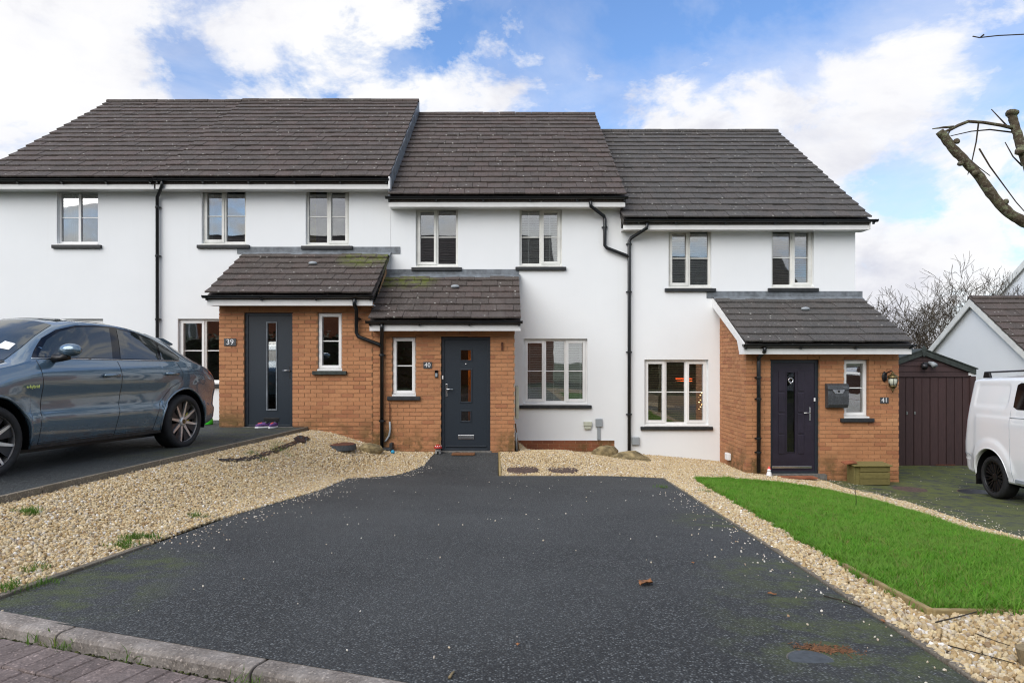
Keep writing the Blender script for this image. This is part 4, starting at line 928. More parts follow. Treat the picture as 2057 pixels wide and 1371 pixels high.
# downpipes
YW, YQ = YM - .065, YP - .062
downpipe(h39, [(326, 362, YE), (325, 374, YE + .01), (316, 396, YW), (316, 700, YW), (316, 850, YW)], [(316, 416), (316, 514), (316, 641)], YW)
downpipe(h39, [(712, 599, 12.46), (712, 611, 12.47), (716, 622, YQ - .1), (716, 668, YQ), (720, 676, YQ), (760, 691, YQ), (766, 695, YQ)], [(718, 640)], YQ)
downpipe(h40, [(767, 650, 12.46), (767, 662, 12.48), (767, 675, YQ), (767, 903, YQ)], [(767, 713), (767, 845)], YQ)
downpipe(h40, [(1186, 404, YE), (1187, 414, YE + .01), (1213, 434, YW), (1215, 440, YW), (1215, 493, YW), (1219, 498, YW), (1258, 513, YW), (1264, 516, YW)], [(1215, 456)], YW)
downpipe(h41, [(1300, 448, YE), (1299, 458, YE + .01), (1268, 478, YW), (1264, 484, YW), (1264, 700, YW), (1264, 912, YW)], [(1264, 490), (1264, 586), (1264, 707), (1264, 832)], YW)
downpipe(h41, [(1536, 697, 12.46), (1536, 705, 12.48), (1524, 718, YQ), (1524, 726, YQ), (1524, 948, YQ)], [(1524, 758), (1524, 801), (1524, 880), (1524, 908)], YQ)

# ================================================================== VEHICLES
def spl(pts):
    xs = np.array([p[0] for p in pts], float); ys = np.array([p[1] for p in pts], float); n = len(xs); h = np.diff(xs); d = np.diff(ys) / h; m = np.zeros(n)
    m[0], m[-1] = d[0], d[-1]
    for i in range(1, n - 1): m[i] = 0 if d[i - 1] * d[i] <= 0 else 2 * d[i - 1] * d[i] / (d[i - 1] + d[i])
    def f(x):
        x = min(max(x, xs[0]), xs[-1]); i = min(n - 2, int(np.searchsorted(xs, x, 'right')) - 1); i = max(0, i); t = (x - xs[i]) / h[i]
        return float((2 * t**3 - 3 * t**2 + 1) * ys[i] + (t**3 - 2 * t**2 + t) * h[i] * m[i] + (-2 * t**3 + 3 * t**2) * ys[i + 1] + (t**3 - t**2) * h[i] * m[i + 1])
    return f
class Shell:                                            # a car body as a lofted skin: x forward from the rear axle, y across, z up
    def __init__(s, top, rail, belt, W, wr, bot, arches, prof, tumble=.12, flare=.0, warp=None, relief=None, res=(70, 16, 7, 8)):
        s.wp = warp or (lambda u, z: u); s.re = relief or (lambda u, z: 0.0); s.rs = res
        s.top, s.rail, s.belt, s.W, s.wr, s.bot = map(spl, (top, rail, belt, W, wr, bot)); s.ar = arches; s.pf = spl(prof); s.tb = tumble; s.u0, s.u1 = top[0][0], top[-1][0]; s.fl = flare
    def zb(s, u):
        z = s.bot(u)
        for c, zc, r in s.ar:
            if abs(u - c) < r: z = max(z, zc + math.sqrt(r * r - (u - c) ** 2))
        return z
    def y(s, u, z): return s.y0(u, z) + s.re(u, z)
    def y0(s, u, z):
        b = s.belt(u)
        if z <= b:
            w = s.W(u) * s.pf(min(1, max(0, (z - .27) / (b - .27))))
            for c, zc, r in s.ar:
                d = math.hypot(u - c, z - zc) - r
                if d < .22: q_ = 1 - max(0, d) / .22; w += s.fl * q_ * q_ * (3 - 2 * q_) * min(1, max(0, (b - z) / .30))
            return w
        t = min(1, (z - b) / max(1e-4, s.rail(u) - b)); w0 = s.W(u) * s.pf(1.0); return w0 + (s.wr(u) - w0) * (t - s.tb * t * (1 - t) * 2)
    def ztop(s, u, y):
        r, t = s.rail(u), s.top(u); k = min(1, abs(y) / s.wr(u)); return r + (t - r) * (1 - k ** 2.4)
    def loft(s):
        us = set(np.linspace(s.u0, s.u1, s.rs[0]))
        for c, zc, r in s.ar: us |= set(c + r * np.cos(np.linspace(0, math.pi, 25)) * .9995) | {c - r - .002, c + r + .002}
        us = sorted(us); N1, N2, N3 = s.rs[1:]; v, f = [], []; rows = []
        for u in us:
            zb, b, r = s.zb(u), s.belt(u), s.rail(u); half = [(0, zb), (s.y(u, zb) * .6, zb), (s.y(u, zb) - .03, zb)]
            half += [(s.y(u, z), z) for z in np.linspace(zb, b, N1)] + [(s.y(u, z), z) for z in np.linspace(b, r, N2)[1:]]
            half += [(yy, s.ztop(u, yy)) for yy in np.linspace(s.wr(u), 0, N3)[1:]]
            ring = half + [(-a, c) for a, c in half[-2:0:-1]]; rows.append(ring)
        n = len(rows[0])
        for u, rr in zip(us, rows): v += [(s.wp(u, c), a, c) for a, c in rr]
        for i in range(len(us) - 1):
            for j in range(n): f.append((i * n + j, i * n + (j + 1) % n, (i + 1) * n + (j + 1) % n, (i + 1) * n + j))
        f += [tuple(range(n)), tuple((len(us) - 1) * n + j for j in range(n))]
        mb = MB(); mb.add(v, f); return mb
    def patch(s, poly, off, sides=(1, -1), step=.06):
        mb = MB(); vv, ff = tri(poly, step)
        for q in sides: mb.add([(s.wp(p[0], p[1]), q * (s.y(p[0], p[1]) + off), p[1]) for p in vv], ff)
        return mb
    def line(s, pts, r, sides=(1, -1), off=0.0, n=6):
        mb = MB(); d = []
        for a, b in zip(pts, pts[1:]):
            k = max(1, int(math.hypot(a[0] - b[0], a[1] - b[1]) / .05)); d += [(a[0] + (b[0] - a[0]) * t / k, a[1] + (b[1] - a[1]) * t / k) for t in range(k)]
        d.append(pts[-1])
        for q in sides: mb.tube([(s.wp(u, z), q * (s.y(u, z) + off), z) for u, z in d], r, n)
        return mb
    def over(s, poly, off, step=.08):
        mb = MB(); vv, ff = tri(poly, step); mb.add([(p[0], p[1], s.ztop(p[0], p[1]) + off) for p in vv], ff); return mb
def wheel(root, u, side, R_, w, yo, style):
    t = MB(); c = (u, side * (yo - w / 2), R_); q = side
    t.lathe([(R_ * .745, -w / 2), (R_ * .90, -w / 2), (R_ * .97, -w * .42), (R_, -w * .3), (R_, w * .3), (R_ * .97, w * .42), (R_ * .90, w / 2), (R_ * .745, w / 2)], c, 40, 'y', True)
    tyre = t.build('wheel', 'rubber', root, True)
    rm = MB(); ri = R_ * (.80 if style == 'machined' else .745); yy = side * (yo - .012)
    rm.lathe([(ri * .93, side * -.10), (ri, side * -.10), (ri, side * .0), (ri * .955, side * .006), (ri * .93, side * -.01)], (u, yy, R_), 40, 'y', True)
    rm.build('rim', 'alloy' if style == 'machined' else 'alloy_black', tyre, True)
    dk = MB(); dk.lathe([(ri * .95, 0), (.02, 0), (.02, -.01 * side), (ri * .95, -.01 * side)], (u, yy - side * .115, R_), 32, 'y', True); dk.build('brake_disc', 'black', tyre)
    sp = MB(); n = 8 if style == 'machined' else 10
    for k in range(n):
        a = 2 * math.pi * k / n + .2; ca, sa = math.cos(a), math.sin(a)
        P = lambda r, t_, d: (u + r * ca - t_ * sa, yy - side * d, R_ + r * sa + t_ * ca)
        if style == 'machined':
            sp.add([P(.05, -.022, .035), P(.05, .022, .035), P(ri * .95, .012, .012), P(ri * .95, -.012, .012), P(.05, -.022, .06), P(.05, .022, .06), P(ri * .95, .012, .05), P(ri * .95, -.012, .05)], [(0, 1, 2, 3), (7, 6, 5, 4), (0, 4, 5, 1), (1, 5, 6, 2), (2, 6, 7, 3), (3, 7, 4, 0)])
        else:
            for d in (-1, 1):
                sp.add([P(.05, -.008, .03), P(.05, .008, .03), P(ri * .95, .010 + d * .035, .012), P(ri * .95, -.010 + d * .035, .012), P(.05, -.012, .06), P(.05, .012, .06), P(ri * .95, .012 + d * .035, .05), P(ri * .95, -.012 + d * .035, .05)], [(0, 1, 2, 3), (7, 6, 5, 4), (0, 4, 5, 1), (1, 5, 6, 2), (2, 6, 7, 3), (3, 7, 4, 0)])
    sp.lathe([(.055, 0), (.055, .02), (.03, .03)] if False else [(.062, side * -.05), (.062, side * -.022), (.045, side * -.016), (.01, side * -.015)], (u, yy, R_), 20, 'y')
    sp.build('spokes', 'alloy' if style == 'machined' else 'alloy_black', tyre)
    if style == 'machined':
        bl = MB()
        for k in range(n):
            a0, a1 = 2 * math.pi * (k + .20) / n + .2, 2 * math.pi * (k + .62) / n + .2
            P = lambda r, a, d: (u + r * math.cos(a), yy - side * d, R_ + r * math.sin(a))
            bl.add([P(.06, a0, .045), P(.06, a1, .045), P(ri * .94, a1 - .02, .028), P(ri * .94, a0 - .12, .028), P(.06, a0, .06), P(.06, a1, .06), P(ri * .94, a1 - .02, .05), P(ri * .94, a0 - .12, .05)], [(0, 1, 2, 3), (7, 6, 5, 4), (0, 4, 5, 1), (1, 5, 6, 2), (2, 6, 7, 3), (3, 7, 4, 0)])
        bl.build('spoke_blades', 'alloy_dark', tyre)
        mb = MB(); mb.lathe([(.03, side * -.012), (.03, side * -.008), (.01, side * -.007)], (u, yy, R_), 16, 'y'); mb.build('hub_cap', 'brass', tyre)
        mb = MB(); a = 2.6 if u < 1 else .6; mb.obox((u + .15 * math.cos(a - .5), yy - side * .075, R_ + .15 * math.sin(a - .5)), (u + .15 * math.cos(a + .5), yy - side * .075, R_ + .15 * math.sin(a + .5)), .05, .06); mb.build('brake_caliper', 'yellow_paint', tyre)
    return tyre
def wheel_wells(root, S, w):
    for c, zc, r in S.ar:
        mb = MB(); n = 24; v = []
        for k in range(n + 1): t = math.pi * (-.08 + 1.16 * k / n); v += [(c + (r - .012) * math.cos(t), y_, zc + (r - .012) * math.sin(t)) for y_ in (-w, w)]
        mb.add(v, [(2 * k, 2 * k + 1, 2 * k + 3, 2 * k + 2) for k in range(n)]); mb.build('wheel_well', 'black', root, True)
def parked_car():
    root = thing('parked_car', 'slate blue coupe suv with muddy sills parked on the raised drive', 'car')
    S = Shell(top=[(-.98, .95), (-.93, 1.05), (-.80, 1.125), (-.62, 1.20), (-.35, 1.365), (-.10, 1.495), (.15, 1.58), (.6, 1.665), (1.05, 1.712), (1.5, 1.725), (1.75, 1.70), (2.05, 1.575), (2.35, 1.385), (2.62, 1.215), (2.78, 1.19), (3.0, 1.155), (3.3, 1.08), (3.6, .97), (3.78, .80), (3.86, .62)],
              rail=[(-.98, .92), (-.80, 1.09), (-.62, 1.16), (-.35, 1.31), (-.1, 1.43), (.15, 1.515), (.6, 1.605), (1.05, 1.65), (1.5, 1.655), (1.75, 1.605), (2.05, 1.475), (2.35, 1.295), (2.62, 1.165), (2.9, 1.12), (3.3, 1.02), (3.6, .90), (3.86, .60)],
              belt=[(-.98, .90), (-.75, 1.05), (-.4, 1.165), (0, 1.205), (.5, 1.212), (1.25, 1.212), (2.3, 1.20), (2.62, 1.14), (2.9, 1.08), (3.3, .97), (3.86, .57)],
              W=[(-.98, .62), (-.93, .73), (-.84, .825), (-.70, .895), (-.4, .95), (0, .968), (.8, .958), (1.5, .952), (2.5, .962), (3.0, .968), (3.35, .92), (3.65, .78), (3.86, .55)],
              wr=[(-.98, .52), (-.6, .62), (-.2, .63), (.2, .655), (1, .685), (1.75, .66), (2.3, .74), (2.62, .83), (3.0, .84), (3.4, .75), (3.86, .46)],
              bot=[(-.98, .50), (-.85, .40), (-.6, .32), (0, .26), (2.9, .26), (3.5, .27), (3.86, .34)], arches=[(0, .37, .455), (2.895, .37, .455)],
              prof=[(0, .930), (.12, .958), (.30, .982), (.35, .985), (.42, .958), (.56, .964), (.72, .992), (.80, 1.0), (.88, .988), (1, .932)], flare=.022, res=(150, 26, 10, 9))
    S.loft().build('body', 'blue_metal', root, True); wheel_wells(root, S, .94)
    fw_ = [(2.29, 1.238), (2.06, 1.432), (1.86, 1.535), (1.62, 1.598), (1.35, 1.618), (1.14, 1.618), (1.27, 1.238)]
    rw_ = [(1.02, 1.612), (.7, 1.568), (.37, 1.483), (.47, 1.238), (1.14, 1.238)]
    qw_ = [(.33, 1.462), (.2, 1.405), (.08, 1.312), (.05, 1.27), (.10, 1.243), (.43, 1.239)]
    ol = [(2.37, 1.222), (2.10, 1.450), (1.88, 1.557), (1.62, 1.622), (1.35, 1.642), (1.05, 1.637), (.7, 1.592), (.37, 1.508), (.18, 1.420), (.04, 1.325), (.01, 1.262), (.08, 1.226), (.8, 1.222), (1.6, 1.224)]
    S.patch(ol, .003).build('window_surround', 'black_gloss', root, True)
    for q in (1, -1):
        for poly in (fw_, rw_, qw_): S.patch(poly, .007, (q,)).build('side_window', 'car_glass', root, True)
        S.line(ol[-1:] + ol[:1], .007, (q,), .004).build('window_trim', 'chrome', root, True)
        S.line([ol[-4], ol[-3], ol[-2], ol[-1]], .006, (q,), .003).build('window_trim', 'chrome', root, True)
        # the mirror on its stalk
        mb = MB(); mb.blob((2.08, q * 1.07, 1.315), (.085, .135, .075), 4, .03, 3); mr = mb.build('mirror', 'blue_metal', root, True)
        mb = MB(); mb.tube([(2.13, q * .90, 1.225), (2.11, q * .98, 1.225), (2.09, q * 1.05, 1.255)], [.05, .036, .05], 10); mb.build('mirror_stalk', 'black', mr, True)
        # door seams, handles, fuel flap
        for sm_ in ([(2.34, 1.2), (2.30, .9), (2.31, .6), (2.33, .30)], [(1.20, 1.2), (1.175, .9), (1.20, .6), (1.25, .30)], [(.14, 1.20), (.08, 1.05), (.10, .95), (.30, .86), (.50, .66), (.57, .45), (.60, .31)], [(.60, .315), (1.5, .322), (2.33, .315)]):
            S.line(sm_, .0045, (q,), -.001).build('door_seam', 'black', root, True)
        for hu in (1.36, .31):
            z = 1.03 if hu > .5 else 1.045; mb = MB(); mb.tube([(hu + d, q * (S.y(hu + d, z) + o), z + .004 * (1 - abs(d) * 8)) for d, o in ((-.115, .0), (-.10, .028), (0, .036), (.10, .028), (.115, .0))], .021, 8); mb.build('door_handle', 'blue_metal', root, True)
        S.line([(-.12 + .09 * math.cos(t), 1.06 + .085 * math.sin(t)) for t in np.linspace(0, 6.28, 20)], .003, (q,), -.001).build('fuel_flap', 'black', root, True)
        S.line([(c * math.cos(t) + 0, .37 + c * math.sin(t)) for c in (.47,) for t in np.linspace(-.15, math.pi + .15, 26)], .016, (q,), -.004, 8).build('wheel_arch_trim', 'blue_metal', root, True)
        S.line([(2.895 + .47 * math.cos(t), .37 + .47 * math.sin(t)) for t in np.linspace(-.15, math.pi + .15, 26)], .016, (q,), -.004, 8).build('wheel_arch_trim', 'blue_metal', root, True)
        S.patch([(-.56, 1.045), (-.62, 1.095), (-.80, 1.06), (-.84, .99)], .004, (q,)).build('tail_light', 'taillight', root, True)
        S.patch([(3.35, .78), (3.5, .70), (3.66, .70), (3.6, .80), (3.42, .85)], .004, (q,)).build('headlight', 'glass_lamp', root, True)
    S.patch([(.46, .262), (.46, .30), (1.5, .305), (2.42, .30), (2.42, .262)], .006).build('sill_cladding', 'mud', root, True)
    S.over([(1.83, -.56), (1.83, .56), (2.57, .72), (2.57, -.72)], .005).build('windscreen', 'car_glass', root, True)
    S.over([(2.58, -.76), (2.58, .76), (2.68, .78), (2.68, -.78)], .004).build('windscreen_cowl', 'black', root, True)
    S.over([(.30, -.48), (.30, .48), (1.70, .50), (1.70, -.50)], .004).build('glass_roof', 'car_glass', root, True)
    S.over([(-.08, -.50), (-.08, .50), (-.58, .50), (-.58, -.50)], .004).build('rear_window', 'car_glass', root, True)
    S.over([(2.28, .42), (2.29, .57), (2.40, .60), (2.40, .42)], .008).build('windscreen_notice', 'paper', root)
    mb = MB(); mb.prism([(.20, 1.545), (.02, 1.545), (-.18, 1.475), (-.17, 1.45), (.02, 1.48), (.20, 1.49)], lambda p: (p[0], -.60, p[1]), lambda p: (p[0], .60, p[1])); mb.build('spoiler', 'blue_metal', root, bevel=.008)
    mb = MB(); mb.box(-.45, 3.5, -.72, .72, .20, .40); mb.build('underbody', 'black', root)
    for u in (0, 2.895):
        for q in (1, -1): wheel(root, u, q, .378, .27, .955, 'machined')
    o = text('e-hybrid', 'badge_lettering', .046, (2.45, S.y(2.45, .92) + .024, .92), 'badge', root, .003, (R(90), 0, R(180)))
    root.location = (-4.46 - .955 * math.cos(R(12)), 9.56 + .955 * math.sin(R(12)), -1.243); root.rotation_euler = (0, R(-.9), R(-102))
    return root
simple('mud', (.040, .034, .030), .8, var=.3, vs_=20, bump=.5)
simple('badge', (.75, .85, .25), .4, 0, .02)
parked_car()
def parked_van():
    root = thing('parked_van', 'white panel van with black multi spoke wheels parked by the wooden garage', 'van')
    def rec(u, z, u0, u1, z0, z1, r):
        dx, dz = abs(u - (u0 + u1) / 2) - (u1 - u0) / 2 + r, abs(z - (z0 + z1) / 2) - (z1 - z0) / 2 + r
        return math.hypot(max(dx, 0), max(dz, 0)) + min(max(dx, dz), 0) - r
    def relief(u, z):
        a = -.010 * sm(.0, .035, -rec(u + .25 * max(0, 1.60 - z), z, -.54, .42, 1.475, 1.875, .09))          # pressed-in cargo panel
        b_ = .009 * sm(1.36, 1.31, z) * sm(-.50, -.38, u) * sm(3.2, 2.6, u)                                    # waist line
        d = math.hypot(u, z - .36); c = .013 * sm(.64, .54, d) * sm(.40, .5, z)                                 # arch eyebrow
        e = -.012 * sm(.66, .62, z) * sm(-.42, -.52, u)                                                         # bumper set back
        return a + b_ + c + e
    S = Shell(top=[(-.82, 1.84), (-.805, 1.92), (-.77, 1.975), (-.70, 2.0), (-.5, 2.015), (.5, 2.03), (1.8, 2.03), (2.4, 1.94), (2.9, 1.66), (3.3, 1.36), (3.7, 1.20), (3.9, 1.05), (3.98, .7)],
              rail=[(-.82, 1.79), (-.805, 1.86), (-.77, 1.90), (-.70, 1.92), (-.5, 1.93), (.5, 1.94), (1.8, 1.94), (2.4, 1.83), (2.9, 1.54), (3.3, 1.27), (3.7, 1.10), (3.98, .66)],
              belt=[(-.82, 1.38), (-.6, 1.42), (0, 1.43), (2, 1.42), (2.9, 1.20), (3.5, 1.0), (3.98, .6)],
              W=[(-.82, .885), (-.805, .915), (-.76, .945), (-.66, .97), (0, .982), (2.5, .985), (3.3, .95), (3.7, .82), (3.98, .6)],
              wr=[(-.82, .82), (-.77, .855), (-.6, .868), (2, .865), (2.9, .80), (3.98, .5)], bot=[(-.82, .42), (-.6, .36), (0, .32), (3.4, .30), (3.98, .36)],
              arches=[(0, .36, .44), (2.93, .36, .44)], prof=[(0, .965), (.15, .985), (.4, 1.0), (.8, .997), (1, .980)], tumble=.10, flare=.012,
              warp=lambda u, z: u + (.19 * max(0, z - .85) / 1.15 * min(1, max(0, -u / .82)) ** 2), relief=relief, res=(190, 36, 18, 9))
    S.loft().build('body', 'van_white', root, True); wheel_wells(root, S, .955)
    for q in (1, -1):
        S.patch([(.64, 1.47), (.545, 1.51), (.56, 1.85), (.63, 1.885), (1.45, 1.885), (1.45, 1.47)], .004, (q,)).build('side_window', 'van_glass', root, True)
        S.patch([(1.62, 1.45), (1.62, 1.86), (2.3, 1.80), (2.75, 1.53), (2.85, 1.36)], .004, (q,)).build('front_window', 'van_glass', root, True)
        S.line([(-.80, .70), (-.62, .66), (-.46, .60)], .005, (q,), -.001).build('bumper_seam', 'plastic_grey', root, True)
        S.line([(.56, .36), (.53, .60), (.50, .75), (.49, 1.30), (.50, 1.46)], .004, (q,), -.001).build('door_seam', 'plastic_grey', root, True)
        S.line([(.50, 1.34), (1.5, 1.345), (1.7, 1.34)], .007, (q,), .002).build('door_runner', 'plastic_grey', root, True)
        S.line([(.45 * math.cos(t), .36 + .45 * math.sin(t)) for t in np.linspace(.05, math.pi - .05, 30)], .010, (q,), -.004, 8).build('wheel_arch_trim', 'van_white', root, True)
        S.patch([(-.815, .98), (-.815, 1.66), (-.795, 1.70), (-.765, 1.66), (-.77, .98)], .006, (q,)).build('tail_light', 'taillight', root, True)
        S.patch([(-.74, .56), (-.76, .60), (-.60, .575), (-.60, .555)], .006, (q,)).build('reflector', 'white_paint', root, True)
        mb = MB(); mb.tube([(-.42, q * .80, 2.055), (.6, q * .80, 2.075), (2.0, q * .79, 2.07)], .015, 8); rl = mb.build('roof_rail', 'black', root, True)
        for u in (-.36, .8, 1.95): mb = MB(); mb.prism([(u - .09, 1.96), (u + .11, 1.96), (u + .07, 2.06), (u - .06, 2.06)], lambda p: (p[0], q * .80 - .02, p[1]), lambda p: (p[0], q * .80 + .02, p[1])); mb.build('rail_foot', 'black', rl, bevel=.008)
        mb = MB(); mb.box(.62, 2.2, q * .97 - .03, q * .97 + .02, .34, .40); mb.build('side_step', 'plastic_grey', root, bevel=.01)
        mb = MB(); mb.blob((2.6, q * 1.12, 1.45), (.07, .11, .15), 3, .03, 2); mb.build('mirror', 'black', root, True)
    mb = MB(); mb.box(-.7, 3.8, -.8, .8, .24, .5); mb.build('underbody', 'black', root)
    mb = MB(); mb.box(-.50, -.47, -.93, -.74, .16, .44); mb.build('mud_flap', 'black', root)
    for u in (0, 2.93):
        for q in (1, -1): wheel(root, u, q, .345, .24, .955, 'multi')
    root.location = (8.937, 11.06, H(8.3, 11) + .0); root.rotation_euler = (0, R(-1.5), R(-95))
parked_van()

# ================================================================== SHED, NEIGHBOURS, TREES
def shed():
    Y = 14.9; z0 = -2.36; cx = PX_(1852, Y); hw = 1.14; s = thing('timber_garage', 'dark brown timber garage with vertical plank doors and felt gable roof', 'garage', (cx, Y, z0))
    ze, za = PZ_(741, Y), PZ_(702, Y); x0, x1 = cx - hw + .08, cx + hw - .08; zd = PZ_(757, Y)
    b = MB(); b.box(x0 + .02, x1 - .02, Y + .03, Y + 4.2, z0 - .1, ze - .03); b.prism([(x0, ze - .03), (x1, ze - .03), (cx, za - .04)], lambda p: (p[0], Y + .03, p[1]), lambda p: (p[0], Y + 4.2, p[1])); b.build('shell', 'shed_wood', s)
    n = 12; w = (x1 - x0) / n; me = None
    for i in range(n):
        m = MB(); m.box(x0 + i * w + .007, x0 + (i + 1) * w - .007, Y - .004 * (i % 2), Y + .028, z0 + .02, zd - .015); m.build('plank', 'shed_wood', s, bevel=.004)
    zz = zd; k = 0
    while zz < za - .05:
        zt = min(zz + .118, za - .02); f = lambda z: min(hw - .02, max(.03, (za - .03 - z) / (za - ze) * hw)); a, c = f(zz), f(zt)
        m = MB(); m.prism([(cx - min(a, hw - .08), zz + .006), (cx + min(a, hw - .08), zz + .006), (cx + min(c, hw - .08), zt), (cx - min(c, hw - .08), zt)], lambda p: (p[0], Y - .022 + (p[1] - zz) * .12, p[1]), lambda p: (p[0], Y + .028, p[1])); m.build('cladding_board', 'shed_wood', s)
        zz += .118; k += 1
    for q in (-1, 1):
        m = MB(); m.prism([(cx, za), (cx + q * hw, ze), (cx + q * hw, ze - .115), (cx, za - .12)], lambda p: (p[0], Y - .07, p[1]), lambda p: (p[0], Y - .03, p[1])); m.build('barge_board', 'greenfelt', s)
        m = MB(); m.prism([(cx, za + .025), (cx + q * (hw + .03), ze + .02), (cx + q * (hw + .03), ze - .005), (cx, za + .002)], lambda p: (p[0], Y - .09, p[1]), lambda p: (p[0], Y + 4.3, p[1])); m.build('roof', 'greenfelt', s)
    m = MB(); m.prism([(cx, za + .09), (cx + .05, za + .02), (cx + .035, za - .12), (cx, za - .16), (cx - .035, za - .12), (cx - .05, za + .02)], lambda p: (p[0], Y - .085, p[1]), lambda p: (p[0], Y - .065, p[1])); m.build('finial', 'greenfelt', s)
    m = MB(); m.box(x1 - .03, x1 + .09, Y - .04, Y + .05, z0, zd + .02); m.build('corner_post', 'shed_wood', s)
    m = MB(); m.box(x1 - .06, x1 + .10, Y - .035, Y + .1, zd + .04, zd + .10); m.build('eave_end', 'white_paint', s)
    m = MB(); m.box(PX_(1879, Y), PX_(1917, Y), Y - .03, Y - .012, PZ_(934, Y), PZ_(931.5, Y)); m.build('bottom_bar', 'rust', s)
    for px in (1821, 1837): m = MB(); m.box(PX_(px, Y) - .012, PX_(px, Y) + .012, Y - .02, Y - .006, PZ_(832, Y), PZ_(826, Y)); m.build('latch', 'chrome', s)
    fl = thing('security_light', 'pair of small grey floodlights under the gable of the timber garage', 'light', (PX_(1858, Y), Y, PZ_(733, Y)))
    for px, d in ((1852, -.04), (1864, .05)):
        m = MB(); x, z = PX_(px, Y), PZ_(733 if d < 0 else 730, Y); m.tube([(x, Y - .03, z + .02), (x + d * .6, Y - .10, z), (x + d, Y - .17, z - .05)], [.035, .05, .062], 12); m.build('lamp_head', 'alloy_dark' if d < 0 else 'plastic_grey', fl, True)
    m = MB(); m.box(PX_(1853, Y), PX_(1863, Y), Y - .05, Y - .02, PZ_(733, Y), PZ_(727, Y)); m.build('bracket', 'alloy_dark', fl)
shed()
def gable_house(name, label, X0, X1, Yr, half, zr, pitch, zb, roofm, rows, barge=.17, cat='house', wallm='render', wins=(), objs=True):
    h = thing(name, label, cat, ((X0 + X1) / 2, Yr, zb)); sl = math.tan(pitch); ze = zr - half * sl; ov = .25
    w = MB()
    for x in (X0 + .12, X1 - .12): w.add([(x, Yr - half, zb), (x, Yr + half, zb), (x, Yr + half, ze - .05), (x, Yr, zr - .12), (x, Yr - half, ze - .05)], [(0, 1, 2, 3, 4)])
    for y in (Yr - half, Yr + half): w.add([(X0 + .12, y, zb), (X1 - .12, y, zb), (X1 - .12, y, ze), (X0 + .12, y, ze)], [(0, 1, 2, 3)])
    w.build('wall', wallm, h)
    r = MB(); yo = half + ov; zo = ze - ov * sl
    r.prism([(Yr - yo, zo), (Yr, zr - .03), (Yr + yo, zo), (Yr + yo, zo - .08), (Yr, zr - .13), (Yr - yo, zo - .08)], lambda p: (X0, p[0], p[1]), lambda p: (X1, p[0], p[1])); roof = r.build('roof', roofm, h)
    if objs:
        lay_tiles(roof, X0 - .03, X1, Yr - yo, zo + .03, Yr, zr, rows, roofm, 200)
        ridge(roof, X0, X1, Yr, zr, roofm)
    else:
        t = MB(); Ls = math.hypot(yo, zr - zo); g = Ls / rows
        for q in (-1, 1):
            for k in range(rows):
                a, b = k / rows, (k + 1.15) / rows; y0, z0, y1, z1 = Yr + q * yo * (1 - a), zo + (zr - zo) * a, Yr + q * yo * (1 - b), zo + (zr - zo) * b
                t.prism([(y0, z0 + .02), (y1, z1 - .01), (y1, z1 + .012), (y0, z0 + .05)], lambda p: (X0, p[0], p[1]), lambda p: (X1, p[0], p[1]))
        t.build('tile_courses', roofm, roof); r2 = MB(); r2.box(X0, X1, Yr - .1, Yr + .1, zr - .05, zr + .06); r2.build('ridge_cap', roofm, roof)
    for x in (X0, X1):
        for q in (-1, 1):
            m = MB(); q1 = [(Yr, zr - .02), (Yr + q * yo, zo - .0), (Yr + q * yo, zo - barge), (Yr, zr - barge - .05)]
            m.prism(q1, lambda p: (x - .02, p[0], p[1]), lambda p: (x + .02, p[0], p[1])); m.build('barge_board', 'pvc_dirty', h)
            m = MB(); m.prism([(Yr + q * (yo - .42), zo - barge + .0), (Yr + q * yo, zo - barge), (Yr + q * yo, zo - barge - .04), (Yr + q * half, zo - barge - .04)], lambda p: (x - .02, p[0], p[1]), lambda p: (x + .10, p[0], p[1])) if barge > .2 else None
            if m.v: m.build('eave_box', 'pvc_dirty', h)
    for y, q in ((Yr - yo, -1), (Yr + yo, 1)):
        m = MB(); m.tube([(X0 - .05, y + q * .05, zo - .03), (X1 + .05, y + q * .05, zo - .03)], .055, 8); m.build('gutter', 'gutter', h, True)
        m = MB(); m.box(X0 + .03, X1 - .03, y - .015, y + .015, zo - .2, zo - .01); m.build('fascia', 'pvc', h)
    for (x0, x1, z0, z1, q) in wins:
        y = Yr + q * half; m = MB(); m.box(x0, x1, y - .03, y + .03, z0, z1); wn = m.build('window', 'pvc', h)
        k = max(1, round((x1 - x0) / .5)); pw = (x1 - x0) / k
        for i in range(k): m = MB(); m.box(x0 + i * pw + .06, x0 + (i + 1) * pw - .06, y + q * .031, y + q * .036, z0 + .07, z1 - .07); m.build('pane', 'car_glass', wn)
    return h
gable_house('neighbouring_garage', 'pale rendered garage gable with dirty white verge and tiled roof behind the van', 14.0, 19.5, 20.5, 2.75, 1.84, R(37), -3.2, 'tile_brown', 11, .19, 'garage')
gable_house('distant_house', 'taller white house with steep gable beyond the tiled garage roof', 22.0, 30, 26.6, 3.75, 5.85, R(36), -3.4, 'tile_grey', 16, .30)
# the houses across the road, met only in the reflections
ow = [(x, x + 1.3, z, z + 1.2, 1) for x in (-19, -15.5, -11, -7.5, -3, -.2) for z in (.9, 3.4)]
gable_house('terrace_across_road', 'brick terrace with long dark roof across the road, reflected in the upper windows', -24, 3.0, -15.0, 4.6, 7.9, R(36), -1.4, 'tile_brown', 18, .2, 'house', 'brick_red', ow, False)
gable_house('house_across_road', 'lower detached house across the road, reflected in the windows of number 41', 6.2, 18, -15.5, 4.4, 6.6, R(35), -1.8, 'tile_grey', 16, .2, 'house', 'render', [(8, 9.4, .2, 1.3, 1), (12, 13.4, .2, 1.3, 1)], False)

